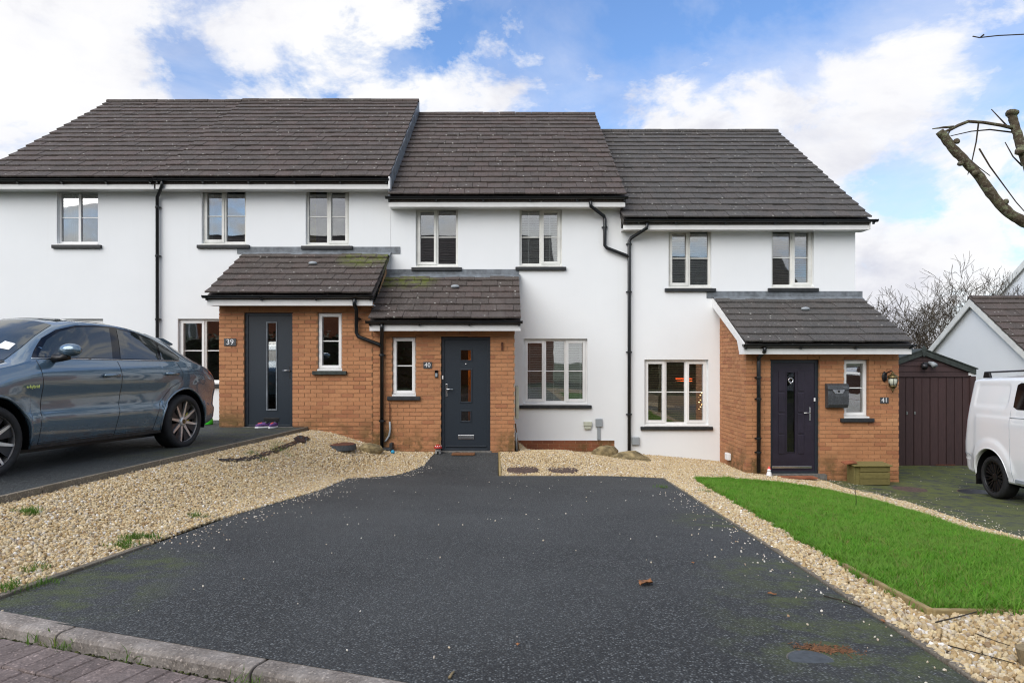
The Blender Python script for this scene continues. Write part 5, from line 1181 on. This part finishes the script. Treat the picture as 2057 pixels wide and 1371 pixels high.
def hedge(label, x0, x1, y, z0, z1, seed, n=5200):
    t = thing('hedge', label, 'hedge', ((x0 + x1) / 2, y, z0)); rg = random.Random(seed); c = MB(); c.box(x0 + .1, x1 - .1, y - .35, y + .25, z0, z1 - .15); c.build('stems', 'bark_far', t)
    mb = MB()
    for _ in range(n):
        x, yy, z = rg.uniform(x0, x1), y + rg.gauss(.15, .22), z0 + (z1 - z0) * rg.random() ** .8 + .12 * math.sin(rg.random() * 6); s_ = rg.uniform(.07, .16); a, b = rg.uniform(0, 6.28), rg.uniform(-.8, .8)
        u = Vector((math.cos(a), math.sin(a), b)).normalized() * s_; w = Vector((-math.sin(a), math.cos(a), rg.uniform(-.6, .6))).normalized() * s_ * .6; p = Vector((x, yy, z)); mb.add([p - u, p + w, p + u, p - w], [(0, 1, 2, 3)])
    mb.build('foliage', 'leafgreen', t)
simple('leafgreen', (.035, .065, .016), .6, var=.45, vs_=3)
hedge('dark evergreen hedge before the brick terrace across the road', -17, -3.2, -5.2, -1.3, 1.15, 1); hedge('clipped evergreen hedge before the lower house across the road', 4.5, 13, -5.6, -1.5, .35, 2, 2600)
def grow(mb, p, d, L, r, depth, rg, spread, n_side=5, bend=.18, minr=.004, up=.05):
    pts, rs = [p], [r]; q = p.copy(); dd = d.copy(); k = 3
    for i in range(k):
        dd = (dd + Vector((rg.gauss(0, bend), rg.gauss(0, bend), rg.gauss(up, bend)))).normalized(); q = q + dd * L / k; pts.append(q.copy()); rs.append(max(minr, r * (1 - .45 * (i + 1) / k)))
    mb.tube(pts, rs, n_side, False)
    if depth == 0: return
    for i in range(rg.choice((2, 3, 3))):
        t = rg.uniform(.45, 1.0) if i else 1.0; j = t * k; a = min(k - 1, int(j)); st = pts[a].lerp(pts[a + 1], j - a)
        ax = Vector((rg.gauss(0, 1), rg.gauss(0, 1), rg.gauss(0, .6))).normalized(); nd = (dd + ax * spread * rg.uniform(.6, 1.2)).normalized()
        grow(mb, st, nd, L * rg.uniform(.6, .85), max(minr, rs[a] * .68), depth - 1, rg, spread, max(3, n_side - 1), bend, minr, up)
def bare_tree(label, x, y, h, seed, spread=.75, lean=0.0, name='bare_tree'):
    z = H(min(x, 12), 15) - .55; t = thing(name, label, 'tree', (x, y, z), 'bare trees behind the garage'); rg = random.Random(seed)
    tr = MB(); top = Vector((x + lean * .3, y, z + h * .30)); tr.tube([(x, y, z - .1), (x + lean * .1, y, z + h * .15), top], [.13, .11, .09], 8); tr.build('trunk', 'bark_far', t, True)
    cr = MB()
    for k in range(7):
        a = 6.28 * k / 7 + rg.random(); d = Vector((math.cos(a) * .55 + lean * .25, math.sin(a) * .55, 1)).normalized()
        grow(cr, top - Vector((0, 0, rg.uniform(0, h * .12))), d, h * rg.uniform(.20, .27), .045, 5, rg, spread, 4, .17, .0062)
    cr.build('crown', 'bark_far', t)
for lab, x, px, y, h, sd_ in [('bare tree nearest the brick porch, mostly hidden by its roof', 0, 1755, 27, 4.9, 11), ('slim bare tree between porch roof and tiled garage', 0, 1812, 26, 3.9, 12), ('bushy bare tree rising over the left verge of the tiled garage', 0, 1868, 25, 4.6, 13), ('tall bare tree behind the ridge of the tiled garage', 0, 1932, 27, 5.9, 14), ('bare tree beside the distant gable', 0, 1985, 28, 6.6, 15), ('low twiggy tree tucked behind the timber garage roof', 0, 1835, 24.5, 3.0, 16), ('spreading bare tree in the gap before the tiled garage', 0, 1900, 29, 5.8, 17)]:
    bare_tree(lab, PX_(px, y), y, h + 1.1, sd_)
# pruned tree at the right edge
def knob(pts, rs, seed, k=4, j=.07):
    rg = random.Random(seed); P, Q = [], []
    for i in range(len(pts) - 1):
        for t in range(k):
            P.append(pts[i].lerp(pts[i + 1], t / k) + Vector((rg.gauss(0, .0015), rg.gauss(0, .0015), rg.gauss(0, .0015)))); Q.append((rs[i] + (rs[i + 1] - rs[i]) * t / k) * rg.uniform(1 - j, 1 + j * .8))
    return P + [pts[-1]], Q + [rs[-1]]
def pruned_tree():
    Y = 6.0; P = lambda px, py, dy=0: Vector((PX_(px, Y), Y + dy, PZ_(py, Y))); x0 = PX_(2230, Y)
    t = thing('pruned_tree', 'pruned tree with lichen covered stub branches reaching in from the right', 'tree', (x0, Y, H(x0, Y)))
    m = MB(); m.tube([(x0, Y, H(x0, Y) - .1), (x0 + .02, Y, -.7), (x0 - .02, Y + .03, .2), P(2215, 560), P(2180, 500), P(2130, 430), P(2090, 380)], [.15, .125, .115, .11, .10, .085, .07], 14); m.build('trunk', 'bark', t, True)
    b = MB(); b.tube(*knob([P(2215, 540), P(2150, 482), P(2100, 463), P(2057, 446), P(2035, 434), P(2008, 410), P(1985, 380), P(1962, 348), P(1935, 320), P(1912, 296), P(1897, 275), P(1887, 264)], [.066, .056, .049, .044, .043, .042, .041, .040, .039, .037, .036, .034], 3), 14); lb_ = b.build('limb', 'bark', t, True)
    for i, (px, py) in enumerate([(1918, 287), (1955, 350), (1925, 331), (2015, 407)]): b = MB(); b.blob(P(px, py, -.03), (.025, .025, .022), i, .3, 2); b.build('knuckle', 'bark', lb_, True)
    b = MB(); b.tube(*knob([P(2090, 380), P(2066, 330), P(2054, 300), P(2045, 275), P(2038, 250), P(2034, 235), P(2033, 225)], [.06, .048, .043, .038, .034, .034, .042], 4), 12); st = b.build('limb', 'bark', t, True)
    b = MB(); b.blob(P(2035, 226), (.052, .05, .028), 9, .3, 2); b.build('knuckle', 'bark', st, True); b = MB(); b.blob(P(2046, 304, -.03), (.035, .04, .035), 12, .3, 2); b.build('knuckle', 'bark', st, True)
    b = MB(); b.tube([P(2038, 258), P(2012, 252), P(1975, 246), P(1945, 244), P(1925, 252), P(1910, 260), P(1897, 265)], [.017, .015, .014, .014, .014, .013, .009], 8); b.tube([P(1916, 255), P(1895, 256), P(1873, 259)], [.012, .009, .004], 6); br = b.build('branch', 'bark', t, True)
    for pts in ([(2042, 262), (2000, 255), (1965, 257), (1926, 265)], [(1974, 240), (1972, 280), (1966, 320), (1961, 344)], [(1916, 258), (1911, 272), (1945, 300), (1985, 330), (2010, 345)], [(1975, 295), (2000, 330), (2030, 365), (2060, 400), (2100, 440)],
                [(2034, 252), (2020, 232), (2006, 212)], [(2062, 330), (2047, 310), (2034, 279)], [(2140, 60), (2080, 61), (2019, 62), (1985, 64), (1974, 59)], [(1985, 64), (1980, 68)]):
        b = MB(); k = len(pts); b.tube([P(*p, .05 + .02 * i) for i, p in enumerate(pts)], [.0075 - .005 * (i / k) if pts[0][0] < 2100 else .005 for i in range(k)], 6); b.build('twig', 'bark_far', t, True)
    b = MB(); b.tube([P(2090, 380), P(2200, 200), P(2160, 90), P(2138, 60)], [.05, .04, .02, .008], 8); b.build('branch', 'bark', t, True)
pruned_tree()

# ================================================================== SMALL THINGS
def cover(px, py, wpx, label, m, hgt=.02, rimm='black', sq=False, raised=0.0, tilt=0.0):
    x, y = G(px, py); r = wpx * y / F / 2; z = H(x, y); t = thing('manhole_cover', label, 'manhole cover', (x, y, z), 'inspection covers')
    b = MB(); b.lathe([(r, -.02), (r, raised + hgt * .6), (r * .97, raised + hgt), (r * .4, raised + hgt + .001), (.01, raised + hgt + .001)], (x, y, z), 32); b.build('lid', m, t)
    b = MB(); b.lathe([(r * 1.07, -.03), (r * 1.07, raised + hgt * .5), (r * 1.01, raised + hgt * .5), (r * 1.01, -.03)], (x, y, z), 32, 'z', True); b.build('rim', rimm, t)
    if tilt: t.rotation_euler = (tilt, 0, 0)
    return t
cover(687, 899, 52, 'rusty round inspection cover standing proud of the gravel bank', 'rust', .02, 'slate_cover', raised=.05)
cover(1050, 945, 64, 'brown round inspection cover in gravel nearer the door path', 'iron', .03, 'iron', tilt=.06)
cover(1130, 945, 60, 'brown round inspection cover in gravel further from the door path', 'iron', .024, 'iron', tilt=.055)
cover(1630, 1327, 88, 'small grey stop tap cover set in the driveway near the lawn', 'slate_cover', .006, 'concrete')
cover(1828, 983, 62, 'brown round inspection cover in the mossy driveway', 'iron', .008, 'iron')
cover(1966, 989, 70, 'dark round inspection cover beside the white van wheel', 'black', .008, 'iron')
def rock(px, py, r, label, seed, m='rock', sq=(1, .7, .55)):
    x, y = G(px, py); z = H(x, y); b = MB(); b.blob((x, y, z + r * .15), (r * sq[0], r * sq[1], r * sq[2]), seed, .45, 2); solo(b, 'rock', m, label, 'rock', (x, y, z), False, 'rocks in the gravel')
rock(742, 908, .20, 'wedge shaped brown rock beside the rusty inspection cover', 2, sq=(1, .6, .55)); rock(1217, 916, .26, 'angular mossy rock in front of the brick plinth end', 5, sq=(1, .6, .6))
rock(1277, 922, .30, 'broad flat rock at the foot of the downpipe between houses', 8, sq=(1.1, .7, .5)); rock(1300, 927, .10, 'small brown rock beside the broad flat rock', 9); rock(1244, 921, .14, 'middle rock between the angular and the broad rock', 10)
x, y = G(1662, 1306); b = MB()                       # pine-needle litter drifted against the stop tap cover
b.blob((0, 0, 0), (1, .35, .12), 6, .5, 1); rgq = random.Random(9); lit = []
for _ in range(420): u_, v_ = rgq.gauss(0, .055), rgq.gauss(0, .026); lit.append((x + u_ + v_ * .4, y + v_ - u_ * .25, H(x + u_, y + v_) + .007))
scatter('leaf_litter', lit, [src(b, 'litter_flake', 'coir')], .004, .010, label='brown leaf litter drifted behind the grey stop tap cover', tilt=.4)
# gully, ball, cable
x, y = PX_(772, 12.66), 12.66; z = H(x, y); t = thing('drain_gully', 'dark drain gully surround under the porch downpipe', 'drain', (x, y, z))
b = MB(); b.box(x - .20, x + .14, y - .08, y + .10, z - .05, z + .05); b.build('surround', 'cill', t, bevel=.015); b = MB(); b.box(x + .10, x + .16, y - .06, y + .11, z, z + .14); b.build('upright', 'cill', t, bevel=.01)
x, y = PX_(789, 12.52), 12.52; b = MB(); b.blob((x, y, H(x, y) + .035), (.037, .037, .037), 1, 0, 3); solo(b, 'ball', 'blue_ball', 'small blue ball beside the drain gully', 'ball', (x, y, H(x, y)), True)
t = thing('cable', 'grey flexible conduit running down the brick beside the porch window', 'cable', (PX_(783, YP), YP - .02, -1.6))
b = MB(); b.tube([(PX_(a, YP - .02), YP - .02, PZ_(c, YP)) for a, c in ((782, 808), (783, 820), (783, 848))], .008, 8); b.build('lead_in', 'rust', t, True)
b = MB(); b.tube([(PX_(a, YP - .02), YP - .03, PZ_(c, YP)) for a, c in ((783, 846), (784, 862), (782, 874), (777, 882), (773, 886))], .018, 10); b.build('conduit', 'plastic_grey', t, True)
# number plates
def number(s, px, py, wpx, hpx, label, size, m='plate'):
    t = thing('house_number', label, 'house number', (PX_(px, YP), YP, PZ_(py, YP))); q = rect(px - wpx / 2, px + wpx / 2, py - hpx / 2, py + hpx / 2, YP); b = MB(); b.box(q[0], q[1], YP - .014, YP - .003, q[2], q[3]); b.build('plate', m, t, bevel=.002)
    text(s, 'numerals', size, (PX_(px, YP), YP - .0145, PZ_(py, YP)), 'white_paint', t, .002); 
    for q_ in (-1, 1): b = MB(); b.blob((PX_(px + q_ * (wpx / 2 - 2), YP), YP - .015, PZ_(py, YP)), (.004, .003, .004), 1, 0, 1); b.build('screw', 'chrome', t)
number('39', 462.5, 687, 24, 15, 'slate house number plate reading 39 beside the long pane door', .145); number('40', 859, 733, 17, 13, 'slate house number plate reading 40 beside the porch window', .115); number('41', 1776, 803.5, 17, 12, 'slate house number plate reading 41 below the lantern', .120)
t = thing('doorbell', 'small black and white doorbell beside the door numbered 40', 'doorbell', (PX_(877, YP), YP, PZ_(750, YP)))
q = rect(873.5, 880, 743, 758, YP); b = MB(); b.box(q[0], q[1], YP - .025, YP - .003, q[2], q[3]); b.build('housing', 'black_gloss', t, bevel=.005); b = MB(); q = rect(874.5, 879, 749, 756.5, YP); b.box(q[0], q[1], YP - .028, YP - .02, q[2], q[3]); b.build('button', 'plastic_grey', t, bevel=.004)
b = MB(); q = rect(887.5, 890, 754, 761, YP); b.box(q[0], q[1], YP + .035, YP + .056, q[2], q[3]); solo(b, 'door_sensor', 'white_paint', 'tiny white sensor on the frame of the door numbered 40', 'sensor', (q[0], YP + .04, q[2]))
b = MB(); q = rect(1007, 1010.5, 687, 703, YP); b.box(q[0], q[1], YP - .03, YP - .002, q[2], q[3]); solo(b, 'wall_bracket', 'rust', 'small dark bracket high on the brick right of the door numbered 40', 'bracket', (q[0], YP, q[2]))
# wall boxes
def wallbox(px0, px1, py0, py1, Y, label, m, d=.06, bev=.012): 
    q = rect(px0, px1, py0, py1, Y); b = MB(); b.box(q[0], q[1], Y - d, Y - .002, q[2], q[3]); return solo(b, 'wall_box', m, label, 'utility box', ((q[0] + q[1]) / 2, Y, q[2]), False, None, bev)
t = thing('gas_terminal', 'small cream vent box low on the white wall', 'vent', (PX_(1181, YM), YM, PZ_(862, YM)))
q = rect(1172, 1189, 846, 855, YM); b = MB(); b.box(q[0], q[1], YM - .06, YM - .002, q[2], q[3]); b.build('cover', 'plastic_cream', t, bevel=.01); q = rect(1173.5, 1187.5, 855, 862, YM); b = MB(); b.box(q[0], q[1], YM - .05, YM - .002, q[2], q[3] - .001); b.build('lower_body', 'plastic_cream', t, bevel=.02)
t = thing('cable_box', 'grey cable box with conduit down to the brick plinth', 'utility box', (PX_(1203, YM), YM, PZ_(883, YM)))
q = rect(1196, 1210, 840, 857, YM); b = MB(); b.box(q[0], q[1], YM - .05, YM - .002, q[2], q[3]); b.build('cover', 'plastic_grey', t, bevel=.015); q = rect(1199.5, 1206, 857, 883, YM); b = MB(); b.box(q[0], q[1], YM - .03, YM - .002, q[2], q[3]); b.build('conduit', 'plastic_grey', t, bevel=.006)
wallbox(1269, 1284, 877, 893, YM, 'grey cable box right of the long downpipe between houses', 'plastic_grey')
x = X41[0]; yb_ = 14.36 - .62; b = MB(); b.box(x - .07, x - .003, yb_ - .10, yb_ + .10, PZ_(923, yb_), PZ_(909, yb_)); solo(b, 'wall_box', 'white_paint', 'white socket box low on the brick side of the porch numbered 41', 'utility box', (x - .03, yb_, PZ_(923, yb_)), False, None, .012)
b = MB(); b.box(.225, .29, 13.1, 13.6, PZ_(841, 13.1), PZ_(776, 13.1)); solo(b, 'meter_box', 'plastic_cream', 'cream meter box on the side of the porch numbered 40', 'meter box', (.27, 13.3, -1.1), False, None, .006)
b = MB(); b.tube([(PX_(1035, 13.0), 13.0, PZ_(850, 13.0)), (PX_(1044, 12.9), 12.9, PZ_(913, 12.9))], .013, 8); solo(b, 'stick', 'stick', 'brown wooden stick leaning against the porch corner', 'stick', (PX_(1044, 12.9), 12.9, -1.8), True)
b = MB(); b.tube([(PX_(1037, 12.95), 12.95, PZ_(868, 12.95)), (PX_(1038, 12.95), 12.95, PZ_(906, 12.95))], .022, 10); solo(b, 'pipe', 'plastic_grey', 'short grey pipe at the porch corner behind the leaning stick', 'pipe', (PX_(1037, 12.95), 12.95, -1.8), True)
# mats
def mat(px, Y, wpx, label, m='coir'):
    x = PX_(px, Y); w = wpx * Y / F; z = max(H(x - w / 2, Y), H(x + w / 2, Y)); b = MB(); b.box(x - w / 2, x + w / 2, Y - .14, Y + .10, z + .002, z + .028); solo(b, 'doormat', m, label, 'doormat', (x, Y, z), False, None, .006)
mat(931, 12.58, 46, 'brown coir doormat before the door numbered 40'); mat(1602, 12.58, 70, 'reddish doormat before the purple door', 'terracotta')
# shoes
def shoe(px, py, label, yaw, m):
    x = PX_(px, 12.60); y = 12.60; z = H(x, y) + .008; t = thing('shoe', label, 'shoe', (x, y, z), 'shoes on the doorstep')
    b = MB(); b.prism([(-.045, -.035), (.05, -.04), (.14, -.042), (.19, -.02), (.195, .015), (.14, .04), (.05, .036), (-.045, .034), (-.07, 0)], lambda p: (x + p[0] - .06, y + p[1], z), lambda p: (x + p[0] - .06, y + p[1], z + .028)); b.build('sole', 'white_paint', t, bevel=.006)
    b = MB(); b.tube([(x - .12, y, z + .06), (x - .07, y, z + .065), (x + 0, y, z + .06), (x + .07, y, z + .05), (x + .12, y, z + .04)], [.03, .042, .042, .034, .018], 12); b.build('upper', m, t, True)
    b = MB(); b.tube([(x - .07, y, z + .07), (x - .075, y, z + .115)], [.040, .038], 12); b.build('collar', 'black', t, True)
    b = MB(); b.obox((x + .0, y, z + .095), (x + .08, y, z + .078), .03, .02); b.build('tongue', 'coral', t, bevel=.006)
    t.rotation_euler = (0, 0, yaw)
shoe(527, 857, 'purple trainer with orange tongue, set further from the door handle', R(-150), 'purple'); shoe(549, 857, 'purple trainer with orange tongue, set nearer the door handle', R(-105), 'purple')
# spray bottle
x, y = PX_(419, 13.3), 13.3; z = H(-6, 13.3) + .008; t = thing('spray_bottle', 'bright green spray bottle on the drive behind the blue car', 'bottle', (x, y, z))
b = MB(); b.lathe([(.075, 0), (.085, .02), (.08, .10), (.055, .17), (.028, .205), (.028, .225)], (x, y, z), 20); b.build('body', 'green_plastic', t, True)
b = MB(); b.lathe([(.030, .222), (.030, .25), (.02, .26)], (x, y, z), 14); b.build('collar', 'white_paint', t, True); b = MB(); b.obox((x - .05, y - .01, z + .275), (x + .035, y, z + .28), .03, .035); b.obox((x - .035, y, z + .262), (x - .055, y, z + .215), .014, .012, (1, 0, 0)); b.build('trigger', 'white_paint', t, bevel=.004)
# ornaments
def ornament(px, py, Y, label, capm):
    x, z = PX_(px, Y), H(PX_(px, Y), Y); t = thing('garden_ornament', label, 'ornament', (x, Y, z), 'ornaments by the doors')
    b = MB(); b.lathe([(.055, 0), (.06, .02), (.048, .08), (.042, .11)], (x, Y, z), 18); b.build('body', 'stone_grey', t, True)
    b = MB(); b.lathe([(.02, .10), (.075, .105), (.078, .12), (.06, .15), (.03, .172), (.004, .18)], (x, Y, z), 18); b.build('cap', capm, t, True)
    for a in (-2.4, -1.6, -.9, .2): c = (x + .055 * math.cos(a), Y + .055 * math.sin(a), z + .148); b = MB(); b.blob(c, (.013, .013, .011), 1, 0, 1); b.build('spot', 'white_paint', t, True)
    b = MB(); b.box(x - .016, x + .016, Y - .062, Y - .045, z + .005, z + .06); b.build('door', 'black', t, bevel=.003)
ornament(880, 905, 12.63, 'toadstool house ornament with red cap beside the door path', 'red')
x, y = PX_(1545, 12.58), 12.58; z = H(x, y); t = thing('garden_figurine', 'small white ornament with pink hat beside the purple door', 'ornament', (x, y, z))
b = MB(); b.lathe([(.045, 0), (.05, .03), (.04, .08), (.028, .105)], (x, y, z), 16); b.build('body', 'white_paint', t, True); b = MB(); b.blob((x - .005, y - .01, z + .125), (.034, .034, .032), 2, .05, 2); b.build('head', 'white_paint', t, True)
b = MB(); b.lathe([(.036, .14), (.03, .15), (.015, .185), (.003, .20)], (x, y, z), 14); b.build('hat', 'coral', t, True)
for q_ in (-1, 1): b = MB(); b.tube([(x + q_ * .03, y - .03, z + .02), (x + q_ * .045, y - .05, z + .0)], [.018, .02], 8); b.build('foot', 'stone_grey', t, True)
# mailbox, lantern, planter
t = thing('mailbox', 'dark grey wall mailbox with silver flap beside the porch window', 'mailbox', (PX_(1678, YP), YP, PZ_(820, YP))); q = rect(1657, 1698.5, 770, 819, YP)
b = MB(); n = 10; pr_ = [(YP - .003, q[2]), (YP - .09, q[2] + .01), (YP - .125, q[2] + .07), (YP - .135, (q[2] + q[3]) / 2), (YP - .12, q[3] - .10), (YP - .003, q[3] - .10)]
b.prism(pr_, lambda p: (q[0], p[0], p[1]), lambda p: (q[1], p[0], p[1])); b.build('body', 'plate', t, bevel=.008)
b = MB(); b.prism([(YP - .003, q[3] - .105), (YP - .145, q[3] - .108), (YP - .12, q[3] - .03), (YP - .07, q[3]), (YP - .003, q[3])], lambda p: (q[0] - .006, p[0], p[1]), lambda p: (q[1] + .006, p[0], p[1])); b.build('lid', 'plate', t, bevel=.006)
cx, zt = (q[0] + q[1]) / 2, q[3] - .110; b = MB(); b.prism([(-.12, 0), (.12, 0), (.07, -.075), (-.07, -.075)], lambda p: (cx + p[0], YP - .140, zt + p[1]), lambda p: (cx + p[0], YP - .120, zt + p[1])); b.build('flap', 'chrome', t, bevel=.003)
b = MB(); b.lathe([(.020, -.146), (.020, -.130), (.004, -.130)], (cx, YP, zt - .03), 14, 'y'); b.build('lock', 'black', t)
text('post', 'lettering', .045, (q[1] - .06, YP - .122, q[3] - .045), 'plastic_grey', t, .002, (R(68), 0, 0))
X_, Zl = PX_(1783, YP), PZ_(764, YP); yl = YP - .17; t = thing('wall_lantern', 'ornate black and brass wall lantern above the number 41', 'lantern', (X_, yl, Zl - .2))
b = MB(); b.lathe([(.008, -.215), (.012, -.19), (.03, -.175), (.012, -.16), (.05, -.125), (.072, -.10), (.072, -.085), (.05, -.085)], (X_, yl, Zl), 16); b.build('base', 'brass', t, True)
b = MB(); b.lathe([(.05, -.085), (.075, -.03), (.078, .02), (.062, .055)], (X_, yl, Zl), 16); b.build('glass', 'plastic_cream', t, True)
for k in range(6): a = k * math.pi / 3 + .2; b = MB(); b.tube([(X_ + r_ * math.cos(a), yl + r_ * math.sin(a), Zl + h_) for r_, h_ in ((.055, -.09), (.080, -.03), (.083, .02), (.07, .06))], .005, 6); b.build('bar', 'black', t, True)
b = MB(); b.lathe([(.09, .055), (.092, .07), (.07, .10), (.035, .125), (.02, .14), (.008, .175)], (X_, yl, Zl), 16); b.build('cap', 'brass', t, True)
b = MB(); b.tube([(X_, yl, Zl + .16), (X_ - .01, yl + .03, Zl + .185), (X_ - .04, yl + .11, Zl + .15), (X_ - .06, YP - .015, Zl + .08)], .012, 8); b.build('arm', 'black', t, True)
b = MB(); b.blob((X_ - .07, YP - .02, Zl + .07), (.05, .02, .10), 2, .05, 2); b.build('backplate', 'black', t, True)
x0, y0 = PX_(1710, 12.5), 12.50; z0 = H(x0 + .3, y0); t = thing('timber_planter', 'mossy timber trough box standing against the porch numbered 41', 'planter', (x0 + .3, y0, z0)); x1 = PX_(1780, 12.5)
b = MB(); b.box(x0 + .02, x1 - .02, y0 - .10, y0 + .16, z0, z0 + .34); b.build('core', 'old_wood', t)
for i in range(3): b = MB(); b.box(x0 + .10, x1, y0 - .135, y0 - .10, z0 + .012 + i * .115, z0 + .118 + i * .115); b.build('plank', 'old_wood', t, bevel=.006)
for i in range(2): b = MB(); b.box(x0, x0 + .03, y0 - .10 + i * .135, y0 + .03 + i * .135, z0 + .01, z0 + .36); b.build('plank', 'old_wood', t, bevel=.006)
b = MB(); b.prism([(-.16, .345), (.19, .37), (.19, .395), (-.16, .37)], lambda p: (x0 - .03, y0 + p[0], z0 + p[1]), lambda p: (x1 + .03, y0 + p[0], z0 + p[1])); b.build('lid', 'old_wood', t, bevel=.006)
b = MB(); b.prism([(-.10, .0), (.06, .02), (.06, .035), (-.10, .015)], lambda p: (x0 - .16, y0 + p[0], z0 + .375 + p[1]), lambda p: (x0 + .06, y0 + p[0], z0 + .40 + p[1])); solo(b, 'broken_tile', 'terracotta', 'broken red tile lying on the mossy timber trough', 'tile', (x0, y0, z0 + .38))
# black plastic sheet by the edging
def plastic():
    mb = MB(); pts = [(442, 928), (480, 927), (515, 921), (545, 910), (575, 899), (600, 888), (615, 880)]; v = []; f = []
    rg = random.Random(5); C = [G(*p) for p in pts]; n = 24; path = [Vector(C[0]).lerp(Vector(C[0]), 0)]
    P = [];
    for i in range(len(C) - 1):
        for k in range(6): P.append(Vector(C[i]).lerp(Vector(C[i + 1]), k / 6))
    for i, p in enumerate(P):
        d = (P[min(i + 1, len(P) - 1)] - P[max(i - 1, 0)]).normalized(); nn = Vector((-d.y, d.x)); w = .045 + .012 * math.sin(i * 1.7) + (.07 if i > 29 else 0)
        for j in range(5):
            q = p + nn * (j / 4 - .5) * w * 1.6; v.append((q.x, q.y, H(q.x, q.y) + .016 + (.030 if i > 29 else .006) * abs(math.sin(j * 1.7 + i * .9)) + rg.uniform(0, .015)))
    for i in range(len(P) - 1):
        for j in range(4): f.append((i * 5 + j, i * 5 + j + 1, (i + 1) * 5 + j + 1, (i + 1) * 5 + j))
    mb.add(v, f); o = solo(mb, 'plastic_sheet', 'plastic_sheet', 'crumpled black plastic sheet along the foot of the raised edging', 'plastic sheet', (C[3][0], C[3][1], H(*C[3])))
    md = o.modifiers.new('s', 'SOLIDIFY'); md.thickness = .004
plastic()
# leaves, twigs, stake, sapling
def dead_leaf(px, py, s, label, seed):
    x, y = G(px, py); z = H(x, y) + .008; rg = random.Random(seed); n = 9; mb = MB(); a = rg.uniform(0, 6.28); v, f = [], []
    for i in range(n):
        t_ = i / (n - 1); w = s * .38 * math.sin(math.pi * min(1, t_ * .93 + .05)) * rg.uniform(.7, 1.1)
        for q in (-1, 0, 1): u = (t_ - .5) * s; vv = q * w; v.append((x + u * math.cos(a) - vv * math.sin(a), y + u * math.sin(a) + vv * math.cos(a), z + .004 + .30 * s * abs(q) * rg.uniform(.3, 1) * .6 + .05 * s * math.sin(t_ * 6)))
    for i in range(n - 1):
        for j in range(2): f.append((i * 3 + j, i * 3 + j + 1, (i + 1) * 3 + j + 1, (i + 1) * 3 + j))
    mb.add(v, f); o = solo(mb, 'dead_leaf', 'leafbrown', label, 'leaf', (x, y, z), True, 'dead leaves on the driveway'); md = o.modifiers.new('s', 'SOLIDIFY'); md.thickness = .0015
dead_leaf(1297, 1176, .12, 'large curled brown leaf in the middle of the driveway', 1); dead_leaf(1551, 1198, .045, 'brown leaf on the driveway level with the lawn board', 2); dead_leaf(1392, 1134, .03, 'small brown leaf further up the driveway than the large one', 3); dead_leaf(1040, 1302, .025, 'tiny brown leaf near the bottom middle of the driveway', 4); dead_leaf(1773, 1252, .03, 'orange brown leaf beside the driveway edging', 6)
def twig(pts, r, label, m='bark_far', lift=.01):
    C = [G(*p) for p in pts]; b = MB(); b.tube([(x, y, H(x, y) + lift) for x, y in C], [r * (1 - .5 * i / len(C)) for i in range(len(C))], 6); solo(b, 'twig', m, label, 'twig', (C[0][0], C[0][1], H(*C[0])), True, 'fallen twigs')
twig([(1655, 1201), (1690, 1208), (1712, 1218), (1745, 1226)], .004, 'long thin twig on the driveway reaching to the edging'); twig([(903, 1368), (908, 1360), (912, 1355)], .006, 'short pale twig at the bottom edge of the driveway', 'stake')
twig([(1880, 1262), (1930, 1250), (1962, 1240)], .004, 'thick twig lying on gravel against the lawn board', 'bark_far', .03); twig([(1905, 1310), (1960, 1322), (2040, 1345)], .003, 'dark twig across the gravel near the wooden stake', 'bark_far', .025); twig([(1960, 1285), (2000, 1300), (2030, 1310)], .0025, 'fine twig on the gravel behind the wooden stake', 'bark_far', .025)
x, y = G(2062, 1345); z = H(x, y); b = MB(); b.tube([(x + .03, y, z - .05), (x - .005, y, z + .085)], [.034, .032], 14); solo(b, 'wooden_stake', 'stake', 'cut wooden stake leaning in the gravel at the corner', 'stake', (x, y, z))
x, y = G(1719, 1024); z = H(x, y); t = thing('sapling', 'thin bare sapling stem growing in the lawn', 'sapling', (x, y, z)); b = MB(); b.tube([(x, y, z), (x + .006, y, z + .12), (x - .004, y, z + .24), (x + .01, y, z + .30)], [.004, .0035, .003, .002], 6); b.build('stem', 'bark_far', t, True); b = MB(); b.tube([(x - .002, y, z + .2), (x - .03, y, z + .26), (x - .035, y, z + .29)], .0018, 5); b.build('twig', 'bark_far', t, True)
# lamps glowing inside number 41
t = thing('red_lamp', 'glowing red strip lamp behind the ground floor blind of number 41', 'lamp', (PX_(1376, YM + .5), YM + .5, PZ_(762, YM + .5)))
b = MB(); b.tube([(PX_(1358, YM + .42), YM + .42, PZ_(761, YM + .42)), (PX_(1390, YM + .42), YM + .42, PZ_(763, YM + .42))], .035, 10); b.build('tube', 'neon_red', t, True)
t = thing('string_lights', 'warm string lights glowing behind the right pane of number 41', 'string lights', (PX_(1408, YM + .5), YM + .5, PZ_(820, YM + .5)))
for i in range(9): b = MB(); b.blob((PX_(1410 - (i % 3) * 3, YM + .4), YM + .4, PZ_(788 + i * 4, YM + .4)), (.016, .016, .018), i, 0, 1); b.build('bulb', 'string_light', t, True)
b = MB(); b.tube([(PX_(1408, YM + .41), YM + .41, PZ_(780, YM)), (PX_(1407, YM + .41), YM + .41, PZ_(826, YM))], .004, 5); b.build('wire', 'black', t)
